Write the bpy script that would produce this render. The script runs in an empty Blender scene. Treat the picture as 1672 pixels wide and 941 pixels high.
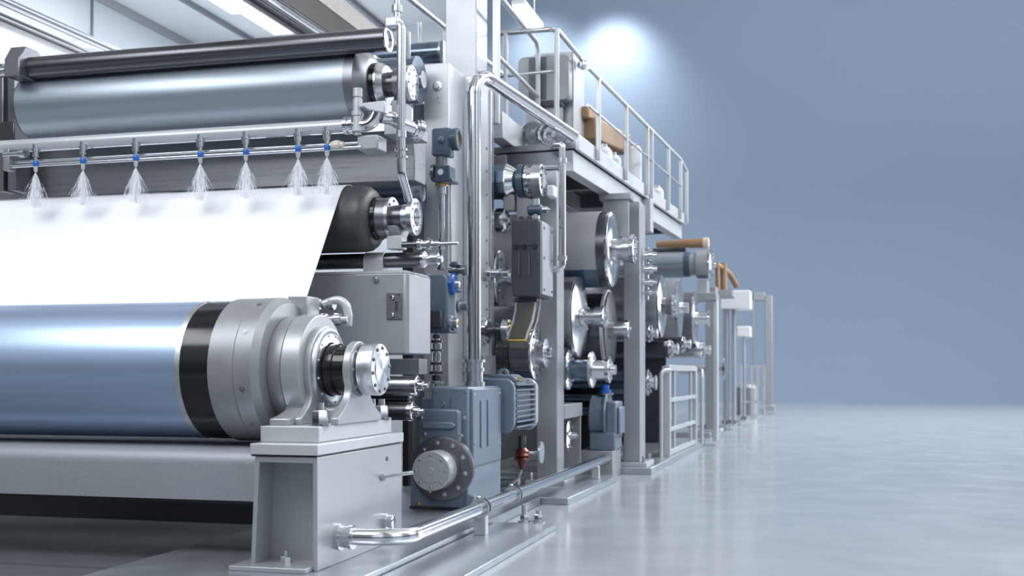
import bpy, bmesh, math, random
from mathutils import Vector, Matrix
random.seed(4)
C = bpy.context.scene.collection
PI = math.pi
# ------------------------------------------------------------------ survey of the hall
# The machine runs along +Y, its rolls lie along X.  Camera at (0,0,EYE), turned YAW to the left of +Y.
FPX, CX, HY, EYE = 1850.0, 836.0, 610.0, 1.5
YAW = math.radians(14.95)
CO, SI = math.cos(YAW), math.sin(YAW)
def tt(px): return (px - CX) / FPX
def fwd(px, Y): return Y / (CO + SI * tt(px))
def PX(px, Y): return math.tan(math.atan(tt(px)) - YAW) * Y
def PZ(px, py, Y): return EYE + (HY - py) / FPX * fwd(px, Y)
def SC(px, Y): return fwd(px, Y) / FPX
def P(px, py, Y): return Vector((PX(px, Y), Y, PZ(px, py, Y)))

# ------------------------------------------------------------------ materials
MATS = {}
def mat(name, col, rough=0.4, metal=0.0, noise=0.06, scale=6.0, stretch=None, rvar=0.08, bump=0.0, spec=0.5, coat=0.0, aniso=0.0):
    m = bpy.data.materials.new(name); m.use_nodes = True
    nt = m.node_tree; N = nt.nodes; L = nt.links
    b = N['Principled BSDF']
    b.inputs['Metallic'].default_value = metal
    b.inputs['Specular IOR Level'].default_value = spec
    b.inputs['Coat Weight'].default_value = coat
    b.inputs['Coat Roughness'].default_value = 0.12
    tc = N.new('ShaderNodeTexCoord'); mp = N.new('ShaderNodeMapping')
    L.new(tc.outputs['Object'], mp.inputs['Vector'])
    if stretch: mp.inputs['Scale'].default_value = stretch
    n = N.new('ShaderNodeTexNoise'); n.inputs['Scale'].default_value = scale; n.inputs['Detail'].default_value = 4.0
    L.new(mp.outputs['Vector'], n.inputs['Vector'])
    r = N.new('ShaderNodeMapRange')
    r.inputs['To Min'].default_value = 1 - noise * 2; r.inputs['To Max'].default_value = 1 + noise * 2
    L.new(n.outputs['Fac'], r.inputs['Value'])
    mx = N.new('ShaderNodeVectorMath'); mx.operation = 'SCALE'
    mx.inputs[0].default_value = col
    L.new(r.outputs['Result'], mx.inputs['Scale'])
    L.new(mx.outputs['Vector'], b.inputs['Base Color'])
    r2 = N.new('ShaderNodeMapRange')
    r2.inputs['To Min'].default_value = max(0.02, rough - rvar); r2.inputs['To Max'].default_value = min(1, rough + rvar)
    L.new(n.outputs['Fac'], r2.inputs['Value']); L.new(r2.outputs['Result'], b.inputs['Roughness'])
    if bump:
        bp = N.new('ShaderNodeBump'); bp.inputs['Strength'].default_value = bump; bp.inputs['Distance'].default_value = 0.01
        L.new(n.outputs['Fac'], bp.inputs['Height']); L.new(bp.outputs['Normal'], b.inputs['Normal'])
    if aniso:
        b.inputs['Anisotropic'].default_value = aniso
        tg = N.new('ShaderNodeTangent'); tg.direction_type = 'RADIAL'; tg.axis = 'X'
        L.new(tg.outputs['Tangent'], b.inputs['Tangent'])
    MATS[name] = m
    return m
PAINT = mat('grey_paint', (0.375, 0.392, 0.41), 0.34, 0.4, 0.04, 3.0)
PAINTL = mat('light_paint', (0.53, 0.55, 0.57), 0.34, 0.3, 0.03, 3.0)
CAST = mat('cast_grey', (0.29, 0.30, 0.315), 0.42, 0.45, 0.08, 5.0, bump=0.05)
STEEL = mat('brushed_steel', (0.60, 0.62, 0.65), 0.28, 1.0, 0.02, 3.0, rvar=0.03)
SPUN = mat('spun_steel', (0.62, 0.64, 0.67), 0.27, 1.0, 0.01, 2.0, rvar=0.02, aniso=0.75)
CHROME = mat('polished_steel', (0.70, 0.71, 0.73), 0.15, 1.0, 0.01, 3.0, rvar=0.03)
DARKST = mat('dark_steel', (0.13, 0.135, 0.145), 0.28, 0.9, 0.03, 3.0, rvar=0.03)
GUN = mat('gunmetal', (0.23, 0.24, 0.26), 0.34, 0.85, 0.03, 4.0)
BLACK = mat('black_gloss', (0.010, 0.010, 0.012), 0.16, 0.0, 0.1, 20.0, (0.3, 20, 20), rvar=0.05)
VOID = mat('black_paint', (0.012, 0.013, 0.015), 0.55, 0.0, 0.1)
RUBBER = mat('dark_rubber', (0.075, 0.075, 0.078), 0.42, 0.3, 0.25, 60.0, bump=0.15)
BLUE = mat('blue_grey_paint', (0.165, 0.21, 0.275), 0.34, 0.2, 0.05, 4.0)
BLUED = mat('dark_blue_paint', (0.075, 0.11, 0.165), 0.34, 0.2, 0.06, 4.0)
SLATE = mat('slate_paint', (0.050, 0.058, 0.070), 0.45, 0.1, 0.06, 4.0)
BLUEBR = mat('bright_blue_plastic', (0.02, 0.12, 0.48), 0.3, 0.0, 0.03)
BLUEST = mat('blue_steel', (0.17, 0.215, 0.285), 0.25, 0.9, 0.05, 5.0)
FELT = mat('blue_satin_cover', (0.42, 0.54, 0.74), 0.33, 0.8, 0.03, 6.0, (0.25, 20, 20), rvar=0.03)
FELTG = mat('grey_blue_felt', (0.36, 0.41, 0.47), 0.34, 0.7, 0.05, 6.0, (0.25, 20, 20), rvar=0.04)
PAPER = mat('white_paper', (0.90, 0.91, 0.93), 0.65, 0.0, 0.01, 2.0, spec=0.2)
BRASS = mat('brass', (0.75, 0.55, 0.18), 0.22, 1.0, 0.03)
COPPER = mat('copper', (0.16, 0.055, 0.045), 0.3, 0.8, 0.05)
BROWN = mat('brown_wrap', (0.30, 0.18, 0.095), 0.5, 0.1, 0.15, 4.0)
TAUPE = mat('taupe_paint', (0.11, 0.095, 0.08), 0.4, 0.4, 0.05)
WHITE = mat('white_enamel', (0.80, 0.82, 0.85), 0.4, 0.0, 0.02)
WALLW = mat('white_wall', (0.66, 0.70, 0.75), 0.5, 0.0, 0.03, 0.8)
CEIL = mat('white_ceiling', (0.72, 0.75, 0.79), 0.35, 0.0, 0.03, 0.8)
WALLB = mat('blue_wall', (0.27, 0.345, 0.45), 0.75, 0.0, 0.015, 0.15, spec=0.2)
FLOOR = mat('polished_floor', (0.37, 0.395, 0.425), 0.16, 0.0, 0.06, 1.6, rvar=0.07, spec=0.7)
PLATE = mat('floor_plate', (0.45, 0.48, 0.52), 0.30, 0.7, 0.08, 3.0)
PLASTIC = mat('clear_grey_plastic', (0.20, 0.185, 0.17), 0.2, 0.5, 0.05, 12.0)
CREAM = mat('cream_plastic', (0.62, 0.56, 0.46), 0.45, 0.0, 0.05)
YELLOW = mat('yellow_label', (0.75, 0.55, 0.10), 0.4, 0.0, 0.05)
SPRAY = mat('water_spray', (0.95, 0.97, 1.0), 0.5, 0.0, 0.0)
_b = SPRAY.node_tree.nodes['Principled BSDF']; _b.inputs['Alpha'].default_value = 0.42; _b.inputs['Subsurface Weight'].default_value = 0.0
def lamp_mat(name, s):
    m = bpy.data.materials.new(name); m.use_nodes = True
    b = m.node_tree.nodes['Principled BSDF']
    b.inputs['Base Color'].default_value = (0.9, 0.92, 0.95, 1)
    b.inputs['Emission Color'].default_value = (0.93, 0.96, 1, 1); b.inputs['Emission Strength'].default_value = s
    return m
LAMP = lamp_mat('lamp_diffuser', 6.0)

# ------------------------------------------------------------------ mesh builder
class MB:
    def __init__(s): s.v = []; s.f = []
    def add(s, vs, fs):
        b = len(s.v); s.v += [tuple(v) for v in vs]; s.f += [tuple(b + i for i in f) for f in fs]; return s
    def box(s, x0, x1, y0, y1, z0, z1):
        if x0 > x1: x0, x1 = x1, x0
        if y0 > y1: y0, y1 = y1, y0
        if z0 > z1: z0, z1 = z1, z0
        return s.add([(x0,y0,z0),(x1,y0,z0),(x1,y1,z0),(x0,y1,z0),(x0,y0,z1),(x1,y0,z1),(x1,y1,z1),(x0,y1,z1)],
                     [(0,3,2,1),(4,5,6,7),(0,1,5,4),(1,2,6,5),(2,3,7,6),(3,0,4,7)])
    def prism(s, poly, ax, a0, a1, poly2=None):
        n = len(poly); q = poly2 or poly
        def mk(p, a): return {'x': (a, p[0], p[1]), 'y': (p[0], a, p[1]), 'z': (p[0], p[1], a)}[ax]
        return s.add([mk(p, a0) for p in poly] + [mk(p, a1) for p in q],
                     [tuple(range(n))[::-1], tuple(range(n, 2*n))] + [(i, (i+1) % n, n+(i+1) % n, n+i) for i in range(n)])
    def lathe(s, o, d, prof, n=56):
        """prof = [(distance along d, radius)...]"""
        o = Vector(o); d = Vector(d).normalized()
        u = d.orthogonal().normalized(); w = d.cross(u)
        prof = list(prof)
        rings = []; vs = []; fs = []
        for a, r in prof:
            rings.append(len(vs))
            for k in range(n):
                t = 2*PI*k/n
                vs.append(o + d*a + (u*math.cos(t) + w*math.sin(t))*max(r, 1e-4))
        for i in range(len(rings)-1):
            A, B = rings[i], rings[i+1]
            for k in range(n):
                k2 = (k+1) % n
                fs.append((A+k, A+k2, B+k2, B+k))
        fs.append(tuple(rings[0]+k for k in range(n))[::-1]); fs.append(tuple(rings[-1]+k for k in range(n)))
        return s.add(vs, fs)
    def cyl(s, p0, p1, r, r2=None, n=24):
        p0 = Vector(p0); p1 = Vector(p1)
        return s.lathe(p0, p1-p0, [(0, r), ((p1-p0).length, r if r2 is None else r2)], n)
    def ring(s, o, d, prof, n=56):
        """closed profile, ring shaped body"""
        o = Vector(o); d = Vector(d).normalized(); u = d.orthogonal().normalized(); w = d.cross(u)
        m = len(prof); vs = []; fs = []
        for k in range(n):
            t = 2*PI*k/n
            for a, r in prof: vs.append(o + d*a + (u*math.cos(t) + w*math.sin(t))*r)
        for k in range(n):
            k2 = (k+1) % n
            for i in range(m):
                j = (i+1) % m
                fs.append((k*m+i, k*m+j, k2*m+j, k2*m+i))
        return s.add(vs, fs)
    def tube(s, pts, r, n=18, bend=0.0, seg=8):
        path = fillet(pts, bend, seg) if bend else [Vector(p) for p in pts]
        vs = []; fs = []; prevu = None
        for i, p in enumerate(path):
            d = (path[min(i+1, len(path)-1)] - path[max(i-1, 0)]).normalized()
            u = d.orthogonal().normalized() if prevu is None else (prevu - d*prevu.dot(d)).normalized()
            prevu = u; w = d.cross(u)
            rr = r[i] if isinstance(r, (list, tuple)) else r
            for k in range(n):
                t = 2*PI*k/n
                vs.append(p + (u*math.cos(t) + w*math.sin(t))*rr)
        for i in range(len(path)-1):
            for k in range(n):
                k2 = (k+1) % n
                fs.append((i*n+k, i*n+k2, (i+1)*n+k2, (i+1)*n+k))
        fs.append(tuple(range(n))[::-1]); e = (len(path)-1)*n; fs.append(tuple(e+k for k in range(n)))
        return s.add(vs, fs)
    def hexa(s, o, d, r, h):
        d = Vector(d).normalized(); o = Vector(o)
        s.lathe(o, d, [(0, r*1.35), (h*.15, r*1.35)], 14)
        s.lathe(o + d*h*.15, d, [(0, r), (h*.7, r), (h*.85, r*.8)], 6)
        return s
    def build(s, name, m, bevel=0.0, sharp=32):
        me = bpy.data.meshes.new(name); me.from_pydata(s.v, [], s.f)
        bm = bmesh.new(); bm.from_mesh(me); bmesh.ops.recalc_face_normals(bm, faces=bm.faces)
        bm.to_mesh(me); bm.free()
        for p in me.polygons: p.use_smooth = True
        me.set_sharp_from_angle(angle=math.radians(sharp))
        me.materials.append(m)
        o = bpy.data.objects.new(name, me); C.objects.link(o)
        if bevel:
            md = o.modifiers.new('edge', 'BEVEL'); md.width = bevel; md.segments = 2; md.limit_method = 'ANGLE'
            md.angle_limit = math.radians(40); md.harden_normals = False
        return o
    def bounds(s):
        return [(min(v[i] for v in s.v), max(v[i] for v in s.v)) for i in range(3)]
def fillet(pts, R, seg=8):
    pts = [Vector(p) for p in pts]
    out = [pts[0]]
    for i in range(1, len(pts)-1):
        a, b, c = pts[i-1], pts[i], pts[i+1]
        d1 = (a-b).normalized(); d2 = (c-b).normalized()
        ang = d1.angle(d2)
        if ang > math.radians(176): out.append(b); continue
        cut = min(R/math.tan(ang/2), (a-b).length*.49, (c-b).length*.49)
        rad = cut*math.tan(ang/2)
        p1 = b + d1*cut; p2 = b + d2*cut
        ctr = b + (d1+d2).normalized()*(rad/math.sin(ang/2))
        v1 = p1-ctr; v2 = p2-ctr; tot = v1.angle(v2); ax = v1.cross(v2).normalized()
        for k in range(seg+1): out.append(ctr + Matrix.Rotation(tot*k/seg, 3, ax) @ v1)
    out.append(pts[-1])
    return out
def bx(*a): return MB().box(*a)

USED = set()
def setp(o, label, cat, group=None, kind=None):
    if label: o['label'] = label
    if cat: o['category'] = cat
    if group: o['group'] = group
    if kind: o['kind'] = kind
class Thing:
    def __init__(s, name, label, cat, group=None): s.a = (name, label, cat, group); s.p = []
    def part(s, name, mb, m, under=None, bevel=0.0, label=None):
        s.p.append((name, mb, m, under, bevel, label)); return len(s.p)-1
    def bolts(s, o, d, R, n, r, h=None, m=None, under=None, a0=0.0, name='bolt'):
        o = Vector(o); d = Vector(d).normalized(); u = d.orthogonal().normalized(); w = d.cross(u)
        for k in range(n):
            t = 2*PI*k/n + a0
            s.part(name, MB().hexa(o + (u*math.cos(t)+w*math.sin(t))*R, d, r, h or r*1.2), m or CHROME, under)
    def boltring(s, o, d, R, n, r, h=None, m=None, under=None, a0=0.0): s.bolts(o, d, R, n, r, h, m, under, a0)
    def done(s, loc=None):
        name, label, cat, group = s.a
        lo = [min(p[1].bounds()[i][0] for p in s.p) for i in range(3)]; hi = [max(p[1].bounds()[i][1] for p in s.p) for i in range(3)]
        loc = Vector(loc or ((lo[0]+hi[0])/2, (lo[1]+hi[1])/2, lo[2]))
        e = bpy.data.objects.new(name, None); C.objects.link(e); e.location = loc; e.empty_display_size = .1
        setp(e, label, cat, group)
        objs = []
        for pn, mb, m, under, bv, lb in s.p:
            mb.v = [(v[0]-loc[0], v[1]-loc[1], v[2]-loc[2]) for v in mb.v]
            o = mb.build(pn, m, bv); o.parent = e if under is None else objs[under]
            if lb: o['label'] = lb
            objs.append(o)
        return e
def solo(name, mb, m, label, cat, group=None, kind=None, bevel=0.0):
    b = mb.bounds(); loc = ((b[0][0]+b[0][1])/2, (b[1][0]+b[1][1])/2, b[2][0])
    mb.v = [(v[0]-loc[0], v[1]-loc[1], v[2]-loc[2]) for v in mb.v]
    o = mb.build(name, m, bevel); o.location = loc
    setp(o, label, cat, group, kind)
    return o
def structure(name, mb, m, bevel=0.0):
    o = solo(name, mb, m, None, None, None, 'structure', bevel); return o
def copy_tree(o, parent=None):
    c = o.copy(); C.objects.link(c)
    if parent is not None: c.parent = parent
    for ch in list(o.children): copy_tree(ch, c)
    return c

class Roll(Thing):
    """A turned body along X: axis through machine depth Y and height z; radii/positions surveyed in px at that depth."""
    def __init__(s, name, label, cat, Y, pref, py, group=None, z=None):
        super().__init__(name, label, cat, group)
        s.Y = Y; s.z = PZ(pref, py, Y) if z is None else z; s.sc = SC(pref, Y)
    def X(s, px): return PX(px, s.Y)
    def R(s, r): return r*s.sc
    def seg(s, name, m, prof, under=None, n=64, bevel=0.0, label=None):
        pr = [((PX(a, s.Y) if a > -3000 else a+10000), r*s.sc) for a, r in prof]
        x0 = pr[0][0]
        return s.part(name, MB().lathe((x0, s.Y, s.z), (1, 0, 0), [(a-x0, r) for a, r in pr], n), m, under, bevel, label)
    def pt(s, px): return Vector((PX(px, s.Y), s.Y, s.z))
XA = lambda x: x - 10000      # pass a world X where a px is expected
EX = Vector((1, 0, 0)); EY = Vector((0, 1, 0)); EZ = Vector((0, 0, 1))
# ================================================================== the hall
structure('floor', bx(-60, 90, -8, 60.2, -0.2, 0), FLOOR)
wp = [(60.0, 0.0)]
for k in range(0, 25):
    a = PI/2*k/24
    wp.append((60.0 + 13*math.sin(a), 13 - 13*math.cos(a)))
wp += [(73.0, 34), (73.4, 34), (73.4, -0.2), (60.0, -0.2)]
structure('wall_back', MB().prism(wp, 'x', -60, 90), WALLB)
structure('wall_left', bx(-12.5, -12.2, 13.0, 20.8, 0, 8.2), WALLW)
structure('wall_rear', bx(-12.2, -6.15, 20.6, 20.9, 0, 8.2), WALLW)
structure('ceiling', bx(-12.5, -6.1, 13.0, 20.8, 8.2, 8.5), CEIL)
# slim joints on the wall and ceiling
structure('trim_1', bx(-12.2, -12.14, 13.0, 20.55, 8.05, 8.2), PAINT)
structure('trim_2', bx(-10.9, -10.82, 13.0, 20.55, 8.12, 8.2), GUN)
structure('trim_3', bx(-8.05, -7.97, 13.0, 20.55, 8.12, 8.2), GUN)
structure('trim_4', bx(-12.2, -12.17, 17.2, 17.24, 0, 8.05), GUN)

def ceiling_light(x, y, label):
    t = Thing('ceiling_light', label, 'lamp', 'flush ceiling panels')
    t.part('frame', bx(x-.42, x+.42, y-.7, y+.7, 8.15, 8.2), WHITE)
    t.part('diffuser', bx(x-.38, x+.38, y-.66, y+.66, 8.135, 8.155), LAMP)
    t.done()
for px, py, lb in ((380, 2, 'square white ceiling light panel further from the twin chrome rail'),
                   (452, 38, 'square white ceiling light panel just left of the twin chrome rail'),):
    f = (8.13-EYE)*FPX/(HY-py); ceiling_light((tt(px)*CO-SI)*f, (CO+tt(px)*SI)*f, lb)
# suspended linear lamp right of the tall post
t = Thing('pendant_lamp', 'slim linear lamp hanging beyond the near handrail, right of the tall post', 'lamp')
f = (8.4-EYE)*FPX/(HY-30); lx, ly = (tt(862)*CO-SI)*f, (CO+tt(862)*SI)*f
t.part('housing', bx(lx-.13, lx+.13, ly-.75, ly+.75, 8.44, 8.52), WHITE)
t.part('diffuser', bx(lx-.11, lx+.11, ly-.73, ly+.73, 8.40, 8.445), LAMP)
for dy in (-.5, .5): t.part('suspension_rod', MB().cyl((lx, ly+dy, 8.5), (lx, ly+dy, 14), .01), STEEL)
t.done()
# pipes and rails overhead
def ov(px, py, z):
    f = (z-EYE)*FPX/(HY-py); return (tt(px)*CO-SI)*f
solo('overhead_pipe', MB().cyl((-9.3, 4, 5.62), (-9.0, 20.5, 5.62), .085), DARKST, 'dark overhead pipe crossing the upper left corner, lower of the pair', 'pipe', 'overhead pipe pair')
solo('overhead_pipe', MB().cyl((-9.15, 4, 5.78), (-8.82, 20.5, 5.78), .055), GUN, 'thin grey overhead pipe lying against the dark pipe in the upper left', 'pipe', 'overhead pipe pair')
t = Thing('overhead_rail', 'twin dark and chrome rail running under the ceiling beside the brown duct', 'rail')
t.part('rail', MB().cyl((-7.35, 5, 6.5), (-7.15, 20.5, 6.5), .10), DARKST)
t.part('rail', MB().cyl((-7.12, 5, 6.56), (-6.92, 20.5, 6.56), .055), CHROME, label='chrome rail')
t.done()
solo('overhead_duct', bx(-6.85, -6.4, 5, 20.5, 6.48, 6.75), TAUPE, 'dark brown overhead duct right of the twin rail', 'duct', bevel=.01)
t = Thing('wall_bracket', 'white bracket shelf on the left wall under the ceiling joint', 'bracket')
t.part('arm', bx(-12.19, -11.75, 16.6, 19.5, 7.0, 7.12), WHITE, bevel=.01)
t.part('stem', MB().cyl((-11.9, 17.6, 5.2), (-11.9, 17.6, 7.02), .06), PAINTL)
t.done()

SHEET = mat('shade_sheet', (.14, .15, .165), .42, .3, .06, 3.0)  # dark tone stands for the shade under and before the front roll
# ================================================================== floor plates under the machine
def plate(name, poly, z1, label, m=PLATE, z0=0.0):
    return solo(name, MB().prism(poly, 'z', z0, z1), m, label, 'base plate', 'base plates on the floor', bevel=.006)
plate('base_plate', [(-4.9, 6.2), (-3.0, 6.2), (-3.02, 12.55), (-4.9, 12.55)], .10, 'long steel base plate under the gearbox and open box stand')
plate('base_plate', [(-2.99, 6.2), (-2.42, 6.2), (-2.40, 10.62), (-2.99, 10.62)], .055, 'low steel base plate with two anchor bolts, nearest the bright floor')
plate('base_plate', [(-4.4, 12.62), (-2.71, 12.62), (-2.64, 15.6), (-4.4, 15.6)], .08, 'steel base plate under the thick post behind the gearbox')
plate('base_plate', [(-4.4, 16.7), (-2.33, 16.7), (-2.20, 24.2), (-4.4, 24.2)], .10, 'steel base plate carrying the white ladder frame')
plate('base_plate', [(-4.4, 26.6), (-2.34, 26.6), (-2.3, 29.2), (-4.4, 29.2)], .12, 'small steel base plate beyond the ladder frame')
plate('base_plate', [(-4.4, 30.0), (-2.20, 30.0), (-1.80, 45.8), (-4.4, 45.8)], .12, 'long pale base plate at the blurred far end')
solo('floor_sheet', bx(-12, -4.95, 7.5, 10.9, .012, .028), SHEET, 'thin floor sheet darkened for the shade under the blue front roll', 'floor sheet')
solo('floor_sheet', bx(-12, -4.0, 2.0, 7.5, 0, .012), SHEET, 'added dark sheet that darkens the blue front roll underside, at lower left', 'floor sheet')  # added so that the roll underside reflects something dark
for k, (px, py) in enumerate(((856, 853), (879, 853))):
    f = (EYE-.06)*FPX/(py-HY); x, y = (tt(px)*CO-SI)*f, (CO+tt(px)*SI)*f
    t = Thing('anchor_bolt', ('taller anchor bolt with domed nut on the low base plate', 'shorter anchor bolt near the outer corner of the low base plate')[k], 'bolt', 'anchor bolts on the low plate')
    h = (.17, .12)[k]
    t.part('washer', MB().cyl((x, y, .055), (x, y, .068), .062), CHROME)
    t.part('nut', MB().lathe((x, y, .068), EZ, [(0, .045), (.06, .045), (.068, .04)], 6), CHROME)
    t.part('stud', MB().cyl((x, y, .12), (x, y, .055+h), .026), STEEL)
    t.done()

# ================================================================== front roll and its stand
t = Thing('bearing_stand', 'pale grey open-fronted box stand carrying the front roll bearing', 'stand')
XL, XR, Y0, Y1 = -3.875, -3.39, 7.37, 9.06
t.part('side_panel', MB().prism([(XR-.035, .101), (XR, .101), (XR, .905), (XR-.035, .905)], 'y', Y0, Y1), PAINT, bevel=.005)
t.part('side_panel', MB().prism([(XL-.035, .101), (XL, .101), (XL+.035, .905), (XL, .905)], 'y', Y0, Y1), PAINT, bevel=.005)
t.part('back_panel', bx(XL-.01, XR-.03, Y0+.24, Y0+.28, .1, .9), PAINT)
t.part('rear_panel', bx(XL, XR-.03, Y1-.04, Y1-.002, .1, .9), PAINT)
t.part('header', bx(XL+.03, XR-.03, Y0, Y1-.05, .865, .905), PAINT, bevel=.005)
t.part('foot_plate', bx(-4.02, XR-.036, Y0-.12, Y0+.239, .101, .135), PAINT, bevel=.006)
b = t.part('shim', bx(XL-.03, XR-.006, Y0+.005, Y1-.005, .9055, .9205), VOID)
t.part('top_plate', bx(XL-.03, XR+.012, Y0-.02, Y1+.02, .92, .998), PAINTL, bevel=.006)
nb = t.part('nut', MB().hexa((-3.68, Y0+.1, .125), EZ, .04, .06), CHROME)
t.part('stud', MB().cyl((-3.68, Y0+.1, .16), (-3.68, Y0+.1, .225), .02), STEEL, nb)
t.part('weld_seam', MB().tube([(XL+.022-.03*k/6, Y0+.232, .88-.75*k/6) for k in range(7)], .008, 8), STEEL)
t.part('plug', MB().lathe((XR, 8.66, .29), EX, [(0, .065), (.03, .065), (.03, .055), (.075, .055), (.08, .045)], 10), CHROME)
t.part('screw', MB().lathe((XR, 8.72, .8), EX, [(0, .02), (.01, .018)], 12), GUN)
t.part('lever', MB().tube([(XR, 8.6, .66), (XR+.26, 8.63, .70)], .016), CHROME)
t.part('lever_boss', MB().cyl((XR, 8.6, .66), (XR+.03, 8.603, .664), .032), STEEL)
t.done()

FY = 8.25
fr = Roll('front_roll', 'large blue covered front roll lying on the bearing stand', 'roll', FY, 342, 0, z=1.53)
fr.seg('cover', FELT, [(-90, 111), (345, 111)], n=96, label='blue satin cover')
fr.seg('edge_ring', SPUN, [(345, 112), (353, 112)], n=96)
fr.seg('black_band', BLACK, [(353, 111.5), (397, 111.5)], n=96)
fr.seg('collar', CAST, [(397, 113), (398, 114.5), (436, 114.5), (437, 113.5)], n=96)
cl = fr.seg('tapered_collar', CAST, [(437, 113.5), (438, 115), (464, 115), (474, 106), (475, 96)], n=96)
for a_, py_ in ((118, 0), (150, 0), (195, 0), (228, 0)):
    ra_ = math.radians(a_); cx_a = fr.X(450); rr_ = fr.R(113.4)
    n_ = Vector((0, math.cos(ra_), math.sin(ra_)))
    fr.part('plug_screw', MB().lathe(Vector((cx_a, FY, fr.z)) + n_*(rr_-.002), n_, [(0, .022), (.012, .022), (.012, .012), (.016, .010)], 14), GUN, cl)
fr.seg('drum', CAST, [(474, 83), (478, 85.5), (496.3, 85.5)], n=96)
fr.seg('journal', BLACK, [(525, 41), (556, 41), (557, 38), (580, 38)], n=72)
fr.seg('neck', SPUN, [(580, 32), (598, 32)], n=72)
cap = fr.seg('end_cap', SPUN, [(597, 40.5), (620, 41), (622, 40), (622.5, 26), (624, 25), (625, 4)], n=80)
fr.bolts((fr.X(622), FY, fr.z), EX, fr.R(34), 10, .013, .014, GUN, cap)
fr.done()

t = Thing('bearing_housing', 'grey pedestal bearing with bright bore ring on the front stand', 'bearing')
z0 = 1.115; zc = 1.53; s = SC(530, FY)
t.part('sole_plate', bx(-3.915, -3.452, 7.53, 8.98, 1.0, 1.115), PAINTL, bevel=.006)
def pedestal(r, foot, neck, zf, n=26):
    """closed outline in (Y,Z): round head flowing through a waist into a foot"""
    pts = []
    a_end = math.acos(max(-1, min(1, neck/r)))
    for k in range(n+1):
        a = -a_end + (PI+2*a_end)*k/n
        pts.append((FY + r*math.cos(a), zc + r*math.sin(a)))
    zn = zc - r*math.sin(a_end)
    left = []
    for k in range(1, 9):
        q = k/8
        left.append((FY - neck - (foot-neck)*(q**2.2), zn + (zf+.05-zn)*q))
    left.append((FY-foot, zf))
    return pts + left + [(2*FY-y, z) for y, z in left[::-1]]
hx0, hx1 = PX(497, FY), PX(527, FY)
def holed(poly, r, x0, x1, n=48):
    bm = bmesh.new()
    def loop(pts):
        vs = [bm.verts.new((x0, y, z)) for y, z in pts]
        return [bm.edges.new((vs[i], vs[(i+1) % len(vs)])) for i in range(len(vs))]
    ed = loop(poly) + loop([(FY + r*math.cos(2*PI*k/n), zc + r*math.sin(2*PI*k/n)) for k in range(n)])
    bmesh.ops.triangle_fill(bm, edges=ed, use_beauty=True)
    g = bmesh.ops.extrude_face_region(bm, geom=bm.faces[:])
    for v in g['geom']:
        if isinstance(v, bmesh.types.BMVert): v.co.x = x1
    mb = MB(); bm.verts.index_update()
    mb.add([v.co.copy() for v in bm.verts], [tuple(v.index for v in f.verts) for f in bm.faces]); bm.free()
    return mb
t.part('housing_body', holed(pedestal(90*s, .60, .33, z0), 46*s, hx0, hx1), PAINT, bevel=.012)
t.part('housing_web', holed(pedestal(72*s, .50, .30, z0), 46*s, hx1-.01, PX(536, FY)), PAINT, bevel=.012)
br = t.part('bore_ring', MB().ring((PX(536, FY), FY, zc), EX, [(-.03, .22), (-.03, 67*s), (.02, 67*s), (.035, 62*s), (.035, 44*s), (-.03, 43*s)], 80), SPUN)
t.bolts((PX(536, FY)+.034, FY, zc), EX, 56*s, 12, .010, .010, STEEL, br)
px0, px1 = PX(577, FY), PX(589, FY)
t.part('outboard_pedestal', holed(pedestal(46*s, .44, .185, z0), 40*s, px0, px1), PAINT, bevel=.008)
orr = t.part('outboard_ring', MB().ring((px1, FY, zc), EX, [(-.01, .17), (-.01, 44*s), (.018, 43*s), (.018, 35*s)], 72), CAST)
t.bolts((px1+.018, FY, zc), EX, 39*s, 8, .012, .010, STEEL, orr)
for nx, ny in ((-3.50, 7.66), (-3.50, 8.88), (-3.60, 8.92)):
    q = t.part('nut', MB().hexa((nx, ny, 1.115), EZ, .062, .115), CHROME)
    t.part('stud', MB().cyl((nx, ny, 1.2), (nx, ny, 1.285), .028), STEEL, q)
xa, xb = PX(459, 8.5), PX(504, 8.5)
t.part('stop_block', bx(PX(477, 8.5), PX(477, 8.5)+.17, 8.42, 8.66, 1.945, PZ(480, 485, 8.5)), PAINT, bevel=.008)
t.done()

t = Thing('grease_hose', 'curved chrome grease hose on top of the front bearing housing', 'hose')
hp = [P(529, 497, 8.75), P(545, 491, 8.75), P(556, 490, 8.75), P(566, 499, 8.75), P(569, 515, 8.75), P(568, 532, 8.75)]
t.part('hose', MB().tube(hp, .035, 14, bend=.08), PAINTL)
a = P(528, 497, 8.75); t.part('fitting', MB().lathe(a-Vector((.1, 0, 0)), EX, [(0, .02), (.03, .02), (.03, .045), (.07, .045), (.07, .03), (.16, .03), (.16, .05), (.2, .05)], 10), CHROME)
a = P(535, 522, 8.70); t.part('fitting', MB().lathe(a-Vector((.06, 0, 0)), EX, [(0, .05), (.05, .05), (.05, .035), (.12, .035), (.12, .05), (.18, .05), (.18, .03), (.24, .03)], 12), CHROME)
t.done()

# ================================================================== lower left stretcher
bp = [(7.78, .53), (7.78, .80)] + [(7.78+.13-.13*math.cos(PI/2*k/8), .80+.13*math.sin(PI/2*k/8)) for k in range(1, 9)] + [(8.75, .95), (8.75, .53)]
t = Thing('stretcher_beam', 'wide grey beam with rounded top under the blue front roll', 'beam')
t.part('beam_body', MB().prism(bp, 'x', -11.5, -3.925), mat('beam_paint', (.29, .31, .335), .5, .3, .06, 40, bump=.06))
t.part('beam_lip', bx(-11.5, -3.93, 7.80, 8.7, .505, .53), VOID)
t.done()
solo('pit_guard', bx(-11.9, -4.06, 10.0, 10.05, .03, 1.0), VOID, 'black guard panel in the shade below the grey beam', 'guard panel')
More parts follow.
